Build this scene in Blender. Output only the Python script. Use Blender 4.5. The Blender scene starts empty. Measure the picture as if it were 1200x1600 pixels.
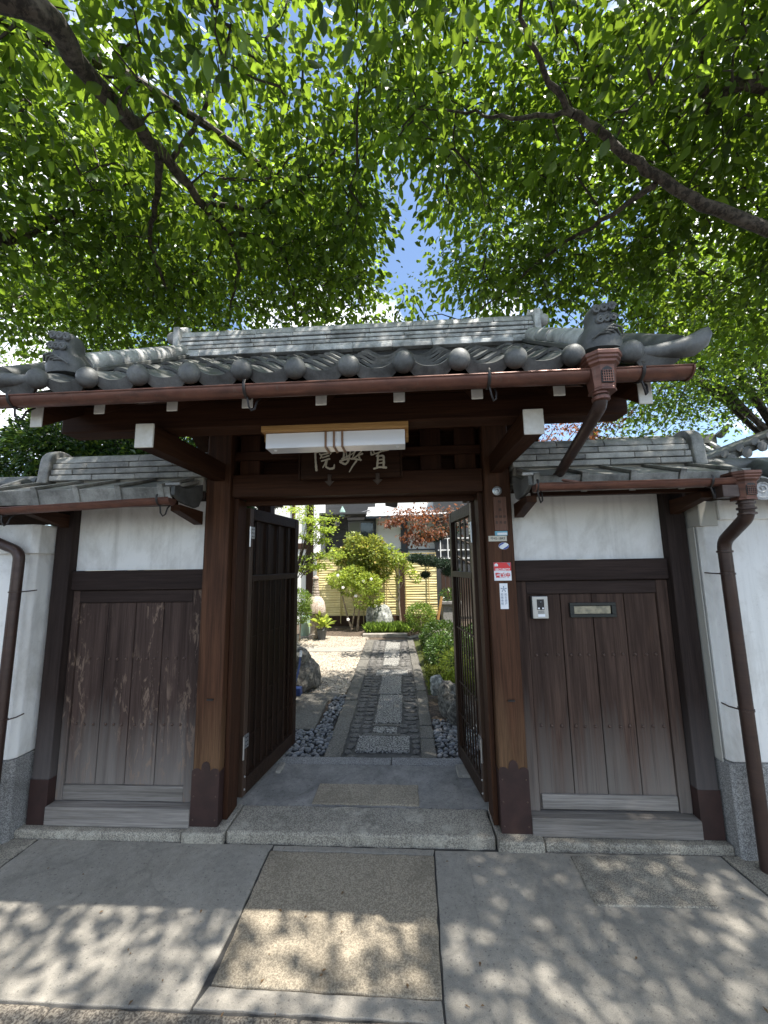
import bpy, bmesh, math, random
import numpy as np
from mathutils import Vector, Matrix
rnd = random.Random(7)
rng = np.random.default_rng(11)
scn = bpy.context.scene
col = scn.collection
R = math.radians

# ------------------------------------------------------------------ camera
CAM = Vector((0.0, -2.487, 1.6)); FPX = 600.0
_y, _p, _r = R(3.21), R(7.85), R(0.92)
fw = Vector((-math.sin(_y)*math.cos(_p), math.cos(_y)*math.cos(_p), math.sin(_p)))
rt = Vector((math.cos(_y), math.sin(_y), 0)); up = rt.cross(fw)
rt, up = rt*math.cos(_r)-up*math.sin(_r), up*math.cos(_r)+rt*math.sin(_r)
cd = bpy.data.cameras.new('camera'); cam = bpy.data.objects.new('camera', cd); col.objects.link(cam)
cd.sensor_fit = 'VERTICAL'; cd.sensor_height = 24.0; cd.sensor_width = 18.0
cd.lens = 24.0*FPX/1600.0; cd.clip_start = 0.02; cd.clip_end = 3000
cam.matrix_world = Matrix(((rt.x, up.x, -fw.x, CAM.x), (rt.y, up.y, -fw.y, CAM.y), (rt.z, up.z, -fw.z, CAM.z), (0, 0, 0, 1)))
scn.camera = cam
def ray(px, py):
    return (rt*((px-600)/FPX) - up*((py-800)/FPX) + fw)
def at(px, py, Y):            # survey helper: the point of the place seen at a photo pixel, on the plane Y
    d = ray(px, py); return CAM + d*((Y-CAM.y)/d.y)
def atz(px, py, z):
    d = ray(px, py); return CAM + d*((z-CAM.z)/d.z)
def atd(px, py, dist):
    return CAM + ray(px, py).normalized()*dist

# ------------------------------------------------------------------ sky and sun
SUN = Vector((0.37, -0.22, 1.0)).normalized()
world = bpy.data.worlds.new('World'); scn.world = world; world.use_nodes = True
nt = world.node_tree; nt.nodes.clear()
wo = nt.nodes.new('ShaderNodeOutputWorld'); bg = nt.nodes.new('ShaderNodeBackground')
sky = nt.nodes.new('ShaderNodeTexSky'); sky.sky_type = 'NISHITA'; sky.sun_disc = False
sky.sun_elevation = math.asin(SUN.z); sky.sun_rotation = math.atan2(SUN.x, SUN.y)
sky.air_density = 1.0; sky.dust_density = 0.6; sky.ozone_density = 1.5
tc = nt.nodes.new('ShaderNodeTexCoord'); cn = nt.nodes.new('ShaderNodeTexNoise')
cn.inputs['Scale'].default_value = 2.6; cn.inputs['Detail'].default_value = 7; cn.inputs['Roughness'].default_value = 0.6
cr = nt.nodes.new('ShaderNodeValToRGB'); cr.color_ramp.elements[0].position = 0.51; cr.color_ramp.elements[1].position = 0.68
mx = nt.nodes.new('ShaderNodeMix'); mx.data_type = 'RGBA'
mx.inputs[7].default_value = (15.0, 14.8, 14.4, 1)
cm = nt.nodes.new('ShaderNodeMapping'); cm.inputs['Location'].default_value = (12.547, 9.325, 13.586); nt.links.new(tc.outputs['Generated'], cm.inputs['Vector']); nt.links.new(cm.outputs[0], cn.inputs['Vector']); nt.links.new(cn.outputs['Fac'], cr.inputs['Fac'])
nt.links.new(cr.outputs['Color'], mx.inputs[0]); nt.links.new(sky.outputs['Color'], mx.inputs[6])
nt.links.new(mx.outputs[2], bg.inputs['Color']); bg.inputs['Strength'].default_value = 0.115
nt.links.new(bg.outputs[0], wo.inputs[0])
sl = bpy.data.lights.new('sun', 'SUN'); sl.energy = 4.8; sl.angle = R(0.6); sl.color = (1.0, 0.955, 0.88)
so = bpy.data.objects.new('sun', sl); col.objects.link(so); so.rotation_euler = SUN.to_track_quat('Z', 'Y').to_euler()
so.location = (6, -4, 14)
vs = scn.view_settings; vs.view_transform = 'Standard'; vs.look = 'None'; vs.gamma = 1; vs.exposure = 1.38
scn.render.film_transparent = False

# ------------------------------------------------------------------ materials
def nmat(name):
    m = bpy.data.materials.new(name); m.use_nodes = True
    t = m.node_tree; b = t.nodes['Principled BSDF']
    return m, t, b
class G:                       # tiny node-graph helper
    def __init__(s, t): s.t = t
    def n(s, typ, **kw):
        nd = s.t.nodes.new(typ)
        for k, v in kw.items():
            if hasattr(nd, k): setattr(nd, k, v)
            else: nd.inputs[k].default_value = v
        return nd
    def l(s, a, b): s.t.links.new(a, b)
    def pos(s, scale=(1, 1, 1), obj=False):
        if obj: o = s.n('ShaderNodeTexCoord').outputs['Object']
        else: o = s.n('ShaderNodeNewGeometry').outputs['Position']
        m = s.n('ShaderNodeMapping'); m.inputs['Scale'].default_value = scale; s.l(o, m.inputs['Vector'])
        return m.outputs[0]
    def noise(s, vec, scale, detail=5, rough=.55, dist=0):
        nd = s.n('ShaderNodeTexNoise'); nd.inputs['Scale'].default_value = scale; nd.inputs['Detail'].default_value = detail
        nd.inputs['Roughness'].default_value = rough; nd.inputs['Distortion'].default_value = dist
        if vec is not None: s.l(vec, nd.inputs['Vector'])
        return nd.outputs['Fac']
    def ramp(s, fac, *st):
        nd = s.n('ShaderNodeValToRGB'); e = nd.color_ramp.elements
        while len(e) < len(st): e.new(.5)
        for k, (p, c) in enumerate(st):
            e[k].position = p; e[k].color = (c, c, c, 1) if isinstance(c, (int, float)) else (*c, 1)
        s.l(fac, nd.inputs['Fac']); return nd.outputs['Color']
    def mix(s, fac, a, b, mode='MIX'):
        nd = s.n('ShaderNodeMix', data_type='RGBA', blend_type=mode)
        for i, v in ((0, fac), (6, a), (7, b)):
            if isinstance(v, bpy.types.NodeSocket): s.l(v, nd.inputs[i])
            elif i == 0: nd.inputs[0].default_value = v
            else: nd.inputs[i].default_value = (*v, 1)
        return nd.outputs[2]
    def math(s, op, a, b=0.0, c=None):
        nd = s.n('ShaderNodeMath', operation=op)
        for i, v in ((0, a), (1, b)) + (((2, c),) if c is not None else ()):
            if isinstance(v, bpy.types.NodeSocket): s.l(v, nd.inputs[i])
            else: nd.inputs[i].default_value = v
        return nd.outputs[0]
    def bump(s, h, strength, dist, b):
        nd = s.n('ShaderNodeBump'); nd.inputs['Strength'].default_value = strength; nd.inputs['Distance'].default_value = dist
        s.l(h, nd.inputs['Height']); s.l(nd.outputs[0], b.inputs['Normal'])
    def objrand(s): return s.n('ShaderNodeObjectInfo').outputs['Random']
    def z(s):
        g = s.n('ShaderNodeNewGeometry'); x = s.n('ShaderNodeSeparateXYZ'); s.l(g.outputs['Position'], x.inputs[0]); return x.outputs
def vary(g, c, amt=.25):       # per-object brightness variation
    return g.mix(1.0, c, g.ramp(g.objrand(), (0, 1-amt), (1, 1.0)), 'MULTIPLY')

def wood(name, axis, dark, light, rough=.6, weather=None, scuff=None, tint=None, var=.25, crack=0):
    m, t, b = nmat(name); g = G(t)
    sc = {'x': (1.2, 34, 34), 'y': (34, 1.2, 34), 'z': (34, 34, 1.2)}[axis]
    v = g.pos(sc)
    a = g.noise(v, 1.0, 8, .62, .6); fine = g.noise(v, 4.5, 4, .6)
    sc2 = tuple(s*.18 for s in sc); big = g.noise(g.pos(sc2), 1.0, 3, .5, 1.5)
    f = g.math('ADD', g.math('MULTIPLY', a, .6), g.math('MULTIPLY', big, .4))
    c = g.ramp(f, (.32, dark), (.5, tuple((dark[i]+light[i])/2 for i in range(3))), (.68, light))
    c = g.mix(.55, c, g.ramp(fine, (.3, .35), (.6, 1.0)), 'MULTIPLY')
    if tint:                   # (z0, z1, colour): bleached zone of the timber
        z = g.z()[2]; wz = g.math('ADD', z, g.math('MULTIPLY', g.math('SUBTRACT', big, .5), .9))
        k = g.n('ShaderNodeMapRange'); k.inputs[1].default_value = tint[1]; k.inputs[2].default_value = tint[0]; g.l(wz, k.inputs[0])
        c = g.mix(g.math('MULTIPLY', k.outputs[0], .75), c, g.mix(.5, tint[2], g.ramp(fine, (.3, .2), (.62, 1.2)), 'MULTIPLY'))
    if weather:                # greyed by rain splash near the foot
        z = g.z()[2]; wz = g.math('ADD', z, g.math('MULTIPLY', g.math('SUBTRACT', f, .5), weather[3]))
        k = g.n('ShaderNodeMapRange'); k.inputs[1].default_value = weather[1]; k.inputs[2].default_value = weather[0]; g.l(wz, k.inputs[0])
        gc = g.mix(.5, weather[2], g.ramp(a, (.3, .35), (.65, 1.1)), 'MULTIPLY')
        c = g.mix(g.math('MULTIPLY', k.outputs[0], .85), c, gc)
    if scuff:                  # flaked paint
        sv = g.noise(g.pos((26, 26, 7)), 1.0, 8, .7, .8); reg = g.noise(g.pos((4, 4, .8)), 1.6, 3)
        zz = g.z()[2]; zm = g.math('MULTIPLY', g.ramp(zz, (.55, 0.), (.8, 1.)), g.ramp(zz, (1.28, 1.), (1.4, .3))) if False else None
        k = g.math('MULTIPLY', g.ramp(sv, (.54, 0.), (.60, 1.)), g.ramp(reg, (.47, 0.), (.58, 1.)))
        c = g.mix(g.math('MULTIPLY', k, .7), c, scuff)
    if crack:                  # drying checks along the grain and dark streaks
        ck = g.noise(g.pos(tuple(s_*2.2 if s_ > 2 else .5 for s_ in sc)), 1.0, 4, .7, .4); st = g.noise(g.pos(tuple(s_*.5 if s_ > 2 else .8 for s_ in sc)), 1.0, 5, .6, .3)
        k = g.math('MAXIMUM', g.ramp(ck, (.62, 0.), (.68, 1.)), g.math('MULTIPLY', g.ramp(st, (.54, 0.), (.70, 1.)), .75))
        c = g.mix(g.math('MULTIPLY', k, crack), c, tuple(x*.35 for x in dark))
    c = vary(g, c, var)
    g.l(c, b.inputs['Base Color']); b.inputs['Roughness'].default_value = rough
    b.inputs['Specular IOR Level'].default_value = .16
    g.bump(g.math('ADD', a, g.math('MULTIPLY', fine, .5)), .5, .004, b)
    return m
def simple(name, c, rough=.5, metal=0, var=0, noise=None, bump=None, spec=.5):
    m, t, b = nmat(name); g = G(t)
    cc = c
    if noise:                  # (scale, colour2)
        cc = g.mix(g.ramp(g.noise(g.pos(), noise[0], 6, .6), (.4, 0.), (.62, 1.)), c, noise[1])
    if var:
        cc = vary(g, cc if not isinstance(cc, tuple) else g.mix(0.0, c, c), var)
    if isinstance(cc, tuple): b.inputs['Base Color'].default_value = (*cc, 1)
    else: g.l(cc, b.inputs['Base Color'])
    b.inputs['Roughness'].default_value = rough; b.inputs['Metallic'].default_value = metal; b.inputs['Specular IOR Level'].default_value = spec
    if bump: g.bump(g.noise(g.pos(), bump[0], 6, .6), bump[1], bump[2], b)
    return m
def granite(name, base, dark, scale=150, stain=.45, rough=.8, bump=.4, speck=(.44, .56), stainc=(.05, .045, .04), light=None):
    m, t, b = nmat(name); g = G(t); p = g.pos()
    s1 = g.noise(p, scale, 3, .7); s2 = g.noise(p, scale*.35, 4, .6)
    c = g.mix(g.ramp(s1, (speck[0], 0.), (speck[1], 1.)), dark, base)
    c = g.mix(.35, c, g.ramp(s2, (.35, .45), (.65, 1.1)), 'MULTIPLY')
    st = g.noise(p, 3.2, 8, .68, .5)
    c = g.mix(g.math('MULTIPLY', g.ramp(st, (.48, 0.), (.68, 1.)), stain), c, stainc)
    if light: c = g.mix(g.math('MULTIPLY', g.ramp(g.noise(p, 9, 6, .7), (.52, 0.), (.66, 1.)), .5), c, light)
    c = vary(g, c, .18)
    g.l(c, b.inputs['Base Color']); b.inputs['Roughness'].default_value = rough; b.inputs['Specular IOR Level'].default_value = .25
    g.bump(g.math('ADD', s1, g.math('MULTIPLY', s2, 2.)), bump, .004, b)
    return m
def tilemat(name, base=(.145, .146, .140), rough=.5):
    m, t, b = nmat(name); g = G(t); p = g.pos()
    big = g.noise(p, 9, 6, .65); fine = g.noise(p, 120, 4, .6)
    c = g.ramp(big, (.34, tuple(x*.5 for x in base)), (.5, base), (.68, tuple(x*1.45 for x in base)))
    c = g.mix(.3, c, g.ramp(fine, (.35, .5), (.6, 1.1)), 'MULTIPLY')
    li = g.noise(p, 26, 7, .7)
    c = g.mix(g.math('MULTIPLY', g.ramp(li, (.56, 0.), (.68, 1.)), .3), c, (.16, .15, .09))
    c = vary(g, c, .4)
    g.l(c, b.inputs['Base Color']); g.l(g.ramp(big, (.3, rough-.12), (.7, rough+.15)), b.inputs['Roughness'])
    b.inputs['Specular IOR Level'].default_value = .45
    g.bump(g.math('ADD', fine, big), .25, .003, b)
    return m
def plaster(name, base=(.80, .785, .75)):
    m, t, b = nmat(name); g = G(t); p = g.pos()
    st = g.noise(g.pos((1.4, 1.4, .8)), 2.6, 8, .66, .4); fine = g.noise(p, 190, 3, .6)
    drip = g.noise(g.pos((14, 14, .9)), 1.0, 5, .6)
    c = g.mix(g.math('MULTIPLY', g.ramp(st, (.47, 0.), (.72, 1.)), .7), base, (.42, .39, .34))
    c = g.mix(g.math('MULTIPLY', g.ramp(drip, (.55, 0.), (.75, 1.)), .3), c, (.40, .39, .36))
    drz = g.noise(g.pos((9, 9, .35)), 1.0, 6, .6, .2); spl = g.noise(p, 34, 5, .7)
    c = g.mix(g.math('MULTIPLY', g.ramp(drz, (.56, 0.), (.72, 1.)), .35), c, (.36, .34, .30))
    c = g.mix(g.math('MULTIPLY', g.ramp(spl, (.60, 0.), (.70, 1.)), .25), c, (.38, .35, .30))
    g.l(c, b.inputs['Base Color']); b.inputs['Roughness'].default_value = .9; b.inputs['Specular IOR Level'].default_value = .15
    g.bump(g.math('ADD', fine, g.math('MULTIPLY', st, 3.)), .25, .003, b)
    return m
def concrete(name, base, scale=1.0, dark=(.10, .10, .10)):
    m, t, b = nmat(name); g = G(t); p = g.pos()
    st = g.noise(p, 2.4*scale, 9, .7, .6); mid = g.noise(p, 28, 5, .65); fine = g.noise(p, 260, 3, .7)
    c = g.mix(g.ramp(st, (.38, 0.), (.66, .6)), base, dark)
    c = g.mix(.4, c, g.ramp(fine, (.36, .45), (.6, 1.15)), 'MULTIPLY')
    c = g.mix(.35, c, g.ramp(mid, (.35, .6), (.65, 1.1)), 'MULTIPLY')
    bl = g.noise(p, 7, 7, .75, 1.2)                      # water stains and grime
    c = g.mix(g.math('MULTIPLY', g.ramp(bl, (.50, 0.), (.68, 1.)), .35), c, tuple(x*.75 for x in dark))
    pits = g.noise(p, 75, 2, .5)
    c = g.mix(g.math('MULTIPLY', g.ramp(pits, (.62, 0.), (.70, 1.)), .6), c, tuple(x*.45 for x in dark))
    vo = g.n('ShaderNodeTexVoronoi', feature='DISTANCE_TO_EDGE'); vo.inputs['Scale'].default_value = .62; vo.inputs['Randomness'].default_value = 1.0
    wv = g.n('ShaderNodeVectorMath', operation='ADD'); nz = g.n('ShaderNodeTexNoise'); nz.inputs['Scale'].default_value = 6; nz.inputs['Detail'].default_value = 6
    sc_ = g.n('ShaderNodeVectorMath', operation='SCALE'); sc_.inputs['Scale'].default_value = .10
    g.l(p, nz.inputs['Vector']); g.l(nz.outputs['Color'], sc_.inputs[0]); g.l(p, wv.inputs[0]); g.l(sc_.outputs[0], wv.inputs[1]); g.l(wv.outputs[0], vo.inputs['Vector'])
    ckl = g.ramp(vo.outputs['Distance'], (0., 1.), (.0045, 0.))
    c = g.mix(g.math('MULTIPLY', ckl, .16), c, tuple(x*.25 for x in dark))
    g.l(c, b.inputs['Base Color']); b.inputs['Roughness'].default_value = .85; b.inputs['Specular IOR Level'].default_value = .2
    g.bump(g.math('ADD', g.math('MULTIPLY', fine, 1.4), g.math('SUBTRACT', mid, g.math('MULTIPLY', ckl, .3))), .5, .004, b)
    return m
def leaf(name, c1, c2, tr, gloss=.35, trw=.5, young=None):
    m = bpy.data.materials.new(name); m.use_nodes = True; t = m.node_tree; t.nodes.clear(); g = G(t)
    a = g.n('ShaderNodeAttribute', attribute_name='rnd').outputs['Fac']
    c = g.ramp(a, (0., c1), (.8, c2), (1., young or c2))
    tcx = g.ramp(a, (0., tuple(x*.30 for x in tr)), (.7, tr), (1., tuple(min(1, x*1.6) for x in tr)))
    pb = g.n('ShaderNodeBsdfPrincipled'); pb.inputs['Roughness'].default_value = gloss; pb.inputs['Specular IOR Level'].default_value = .45
    g.l(c, pb.inputs['Base Color'])
    tb = g.n('ShaderNodeBsdfTranslucent'); g.l(tcx, tb.inputs['Color'])
    ms = g.n('ShaderNodeMixShader'); ms.inputs[0].default_value = trw
    g.l(pb.outputs[0], ms.inputs[1]); g.l(tb.outputs[0], ms.inputs[2])
    o = g.n('ShaderNodeOutputMaterial'); g.l(ms.outputs[0], o.inputs[0])
    return m

M = {}
BR = ((.032, .012, .006), (.088, .037, .018))          # stained cedar
M['pillar'] = wood('pillar_wood', 'z', (.034, .014, .008), (.125, .056, .029), .6, tint=(.36, .85, (.165, .095, .050)), var=.05, crack=.8)
M['beam_x'] = wood('beam_wood', 'x', *BR)
M['beam_y'] = wood('beam_wood_deep', 'y', *BR)
M['beam_z'] = wood('strut_wood', 'z', *BR)
M['side_x'] = wood('side_rail_wood', 'x', (.022, .014, .012), (.058, .039, .033), .75)
M['post'] = wood('post_wood', 'z', (.022, .014, .012), (.058, .041, .035), .75, weather=(.28, .8, (.125, .11, .105), .5))
M['plankR'] = wood('door_plank_wood', 'z', (.030, .017, .013), (.135, .084, .063), .7, weather=(.16, .70, (.27, .235, .205), 1.3), crack=.45)
M['plankL'] = wood('door_plank_flaking', 'z', (.034, .021, .017), (.108, .071, .058), .75, weather=(.20, .70, (.25, .222, .198), 1.2), scuff=(.24, .17, .125), crack=.4)
M['sill'] = wood('weathered_sill_wood', 'x', (.16, .142, .124), (.38, .345, .31), .85)
M['doorleaf'] = wood('gate_leaf_wood', 'z', (.016, .009, .006), (.045, .024, .015), .42, var=.1)
M['leafrail'] = wood('gate_leaf_rail_wood', 'x', (.018, .010, .006), (.05, .028, .018), .45, var=.1)
M['stile'] = simple('brown_metal_stile', (.075, .045, .03), .4, .3)
M['white_end'] = simple('whitewash', (.80, .78, .73), .85, noise=(16, (.68, .65, .58)), bump=(60, .3, .002))
M['deck'] = wood('roof_board_wood', 'y', (.03, .015, .009), (.08, .04, .022))
M['fascia'] = wood('fascia_wood', 'x', (.12, .085, .05), (.25, .18, .11), .7)
M['tile'] = tilemat('roof_tile_clay')
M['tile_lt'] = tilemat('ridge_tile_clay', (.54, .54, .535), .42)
M['tile_side'] = tilemat('side_roof_clay', (.37, .36, .33), .55)
M['copper'] = simple('painted_copper', (.185, .080, .055), .33, .4, noise=(9, (.135, .058, .042)), bump=(40, .06, .002))
def tarnish(m, amt=.55):
    t = m.node_tree; g = G(t); b = t.nodes['Principled BSDF']; src = b.inputs['Base Color'].links[0].from_socket
    st = g.noise(g.pos((5, 3, 40)), 1.0, 6, .65, .6); dr = g.noise(g.pos((60, 60, 2.5)), 1.0, 4, .6)
    c = g.mix(g.math('MULTIPLY', g.ramp(st, (.46, 0.), (.66, 1.)), amt), src, (.045, .028, .022))
    c = g.mix(g.math('MULTIPLY', g.ramp(dr, (.60, 0.), (.70, 1.)), amt*.5), c, (.16, .15, .12))
    g.l(c, b.inputs['Base Color']); g.l(g.ramp(st, (.35, .28), (.65, .55)), b.inputs['Roughness'])
tarnish(M['copper'])
M['copper_dk'] = simple('dark_brown_pipe', (.064, .037, .029), .28, .25, noise=(6, (.048, .028, .023)))
tarnish(M['copper_dk'], .4)
M['iron'] = simple('iron', (.045, .04, .038), .5, .6)
M['steel'] = simple('brushed_steel', (.55, .55, .55), .35, .9)
M['shoe'] = simple('oxide_copper_shoe', (.050, .026, .023), .45, .2, noise=(10, (.036, .020, .018)), bump=(30, .15, .004))
M['nail'] = simple('nail_head', (.10, .065, .05), .5, .5)
M['plaster'] = plaster('white_plaster')
M['plaster_dk'] = plaster('stained_plaster', (.45, .43, .38))
M['granite'] = granite('grey_granite', (.42, .41, .39), (.17, .165, .16), 190, .3)
M['granite_slab'] = granite('pavement_granite', (.365, .312, .232), (.20, .17, .126), 170, .5, stainc=(.105, .088, .064))
M['granite_kerb'] = granite('weathered_kerb_granite', (.46, .42, .34), (.20, .18, .15), 150, .45, light=(.56, .52, .42))
M['granite_rough'] = granite('rough_granite', (.36, .315, .25), (.13, .11, .09), 120, .5, bump=.6)
M['granite_path'] = granite('path_granite', (.40, .385, .35), (.055, .054, .05), 62, .25, speck=(.46, .53))
M['granite_edge'] = granite('path_edging_granite', (.225, .21, .18), (.085, .08, .07), 120, .6, stainc=(.055, .05, .04))
M['cobble'] = granite('cobble_stone', (.18, .17, .155), (.10, .095, .088), 60, .3, bump=.6)
M['pebble'] = simple('blue_grey_pebble', (.19, .195, .205), .5, 0, var=.75)
M['mortar'] = concrete('path_mortar', (.12, .115, .105), 1.0, (.07, .067, .06))
M['concrete'] = concrete('pavement_concrete', (.335, .31, .265), 1.0, (.20, .187, .162))
M['concrete_b'] = concrete('gate_floor_concrete', (.30, .285, .26), 1.6, (.085, .083, .08))
M['cement'] = concrete('cement_strip', (.34, .312, .265), 1.0, (.21, .195, .168))
M['joint'] = concrete('dark_joint', (.05, .048, .045))
M['asphalt'] = concrete('asphalt', (.06, .06, .06), 1.0, (.04, .04, .04))
M['gravel'] = granite('garden_gravel', (.52, .46, .37), (.20, .165, .125), 55, .35, bump=1.0)
M['soil'] = granite('garden_soil', (.16, .12, .085), (.06, .045, .035), 40, .3, bump=1.0)
M['moss'] = granite('moss', (.085, .10, .02), (.035, .045, .012), 60, .3, bump=1.0, stainc=(.07, .05, .02))
M['rock'] = granite('boulder_stone', (.20, .19, .165), (.075, .07, .062), 22, .5, bump=1.2, light=(.32, .31, .26))
M['lichen'] = granite('lichen_stone', (.45, .46, .43), (.17, .18, .17), 16, .25, bump=1.0, light=(.6, .6, .55))
M['lantern'] = granite('lantern_stone', (.55, .48, .40), (.28, .21, .17), 45, .45, stainc=(.20, .10, .075))
M['bark'] = granite('cherry_bark', (.125, .10, .082), (.045, .037, .031), 30, .3, bump=1.2, light=(.22, .19, .16))
M['twig'] = simple('twig_bark', (.05, .038, .03), .8)
M['stem'] = simple('shrub_stem', (.30, .24, .17), .8, noise=(20, (.16, .12, .085)))
M['leafA'] = leaf('cherry_leaf', (.016, .046, .010), (.062, .126, .019), (.30, .45, .036), .33, .48, (.14, .19, .03))
M['leafB'] = leaf('far_cherry_leaf', (.018, .050, .012), (.064, .126, .023), (.29, .44, .04), .4, .48, (.14, .19, .04))
M['camellia'] = leaf('evergreen_leaf', (.014, .040, .012), (.050, .108, .022), (.12, .20, .025), .22, .3, (.19, .25, .035))
M['maple_red'] = leaf('red_maple_leaf', (.055, .040, .018), (.17, .055, .028), (.38, .14, .05), .5, .42, (.30, .075, .04))
M['maple_green'] = leaf('young_maple_leaf', (.15, .24, .025), (.26, .36, .05), (.52, .62, .07), .5, .5, (.32, .40, .07))
M['azalea'] = leaf('azalea_leaf', (.16, .24, .035), (.30, .38, .065), (.55, .62, .08), .5, .45, (.40, .46, .09))
M['photinia'] = leaf('reddish_shrub_leaf', (.10, .155, .028), (.25, .29, .06), (.46, .50, .08), .35, .42, (.40, .24, .06))
M['boxwood'] = leaf('boxwood_leaf', (.07, .125, .02), (.14, .215, .035), (.3, .42, .05), .4, .4, (.20, .28, .05))
M['mound'] = leaf('dark_azalea_leaf', (.026, .062, .013), (.066, .122, .022), (.14, .23, .03), .4, .3, (.13, .20, .04))
M['pine'] = leaf('pine_needle', (.012, .032, .018), (.026, .055, .026), (.04, .08, .03), .5, .2)
M['grass'] = leaf('grass_blade', (.09, .17, .025), (.19, .29, .05), (.36, .5, .07), .5, .45)
M['moss_leaf'] = leaf('moss_tuft', (.06, .085, .014), (.12, .14, .022), (.2, .24, .025), .7, .3)
M['litter'] = simple('dry_leaf', (.12, .07, .03), .8)
M['flower'] = simple('white_flower', (.85, .83, .80), .7)
M['bamboo'] = simple('bamboo_screen', (.80, .68, .36), .5, 0, var=.08, noise=(5, (.74, .61, .29)))
M['bamboo_dk'] = simple('bamboo_batten', (.42, .33, .14), .5)
M['siding'] = simple('charcoal_siding', (.045, .047, .05), .6)
M['housewhite'] = simple('house_render', (.84, .84, .82), .85)
M['darktimber'] = wood('house_timber', 'z', (.045, .025, .016), (.09, .05, .033))
M['navy'] = simple('dark_column_paint', (.04, .05, .065), .5)
M['glass'] = simple('window_glass', (.03, .035, .04), .06, 0, spec=.8)
M['curtain'] = simple('curtain', (.20, .22, .20), .9)
M['frame_grey'] = simple('aluminium_frame', (.22, .22, .23), .45, .6)
M['acrylic'] = simple('white_acrylic', (.82, .82, .84), .12, 0, spec=.5)
M['lampwood'] = wood('light_cedar', 'x', (.42, .22, .075), (.62, .36, .14), .5)
M['lampbar'] = simple('bronze_bar', (.24, .13, .07), .45, .2)
M['board'] = wood('plaque_wood', 'x', (.026, .012, .007), (.06, .028, .014), .5)
M['ivory'] = simple('ivory_lettering', (.70, .64, .50), .6)
M['arrow'] = simple('plaque_bracket', (.07, .05, .04), .45, .4)
M['white'] = simple('white_print', (.85, .86, .88), .45)
M['red'] = simple('red_print', (.72, .03, .035), .4)
M['blue'] = simple('blue_print', (.03, .07, .35), .35)
M['cyan'] = simple('pale_blue_print', (.15, .42, .55), .35)
M['black'] = simple('black_print', (.012, .012, .014), .4)
M['greyprint'] = simple('blue_grey_print', (.22, .27, .36), .5)
M['cream'] = simple('cream_plate', (.62, .58, .48), .5)
M['silver'] = simple('silver_plastic', (.50, .49, .46), .35, .4)
M['nameplate'] = wood('nameplate_wood', 'z', (.17, .085, .060), (.25, .135, .095), .5)
M['ink'] = simple('ink', (.012, .010, .010), .6)
M['brass'] = simple('aged_brass_plate', (.33, .30, .22), .4, .5, noise=(30, (.18, .17, .13)))
M['darkmetal'] = simple('dark_bronze', (.035, .038, .036), .4, .6)
M['celadon'] = simple('celadon_glaze', (.33, .44, .34), .3)
M['potgrey'] = simple('grey_plastic_pot', (.055, .06, .066), .5)
M['hose'] = simple('blue_hose', (.02, .04, .13), .4)
M['verdigris'] = simple('verdigris', (.22, .33, .29), .6)
M['wire'] = simple('black_wire', (.02, .02, .02), .5)

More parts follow.
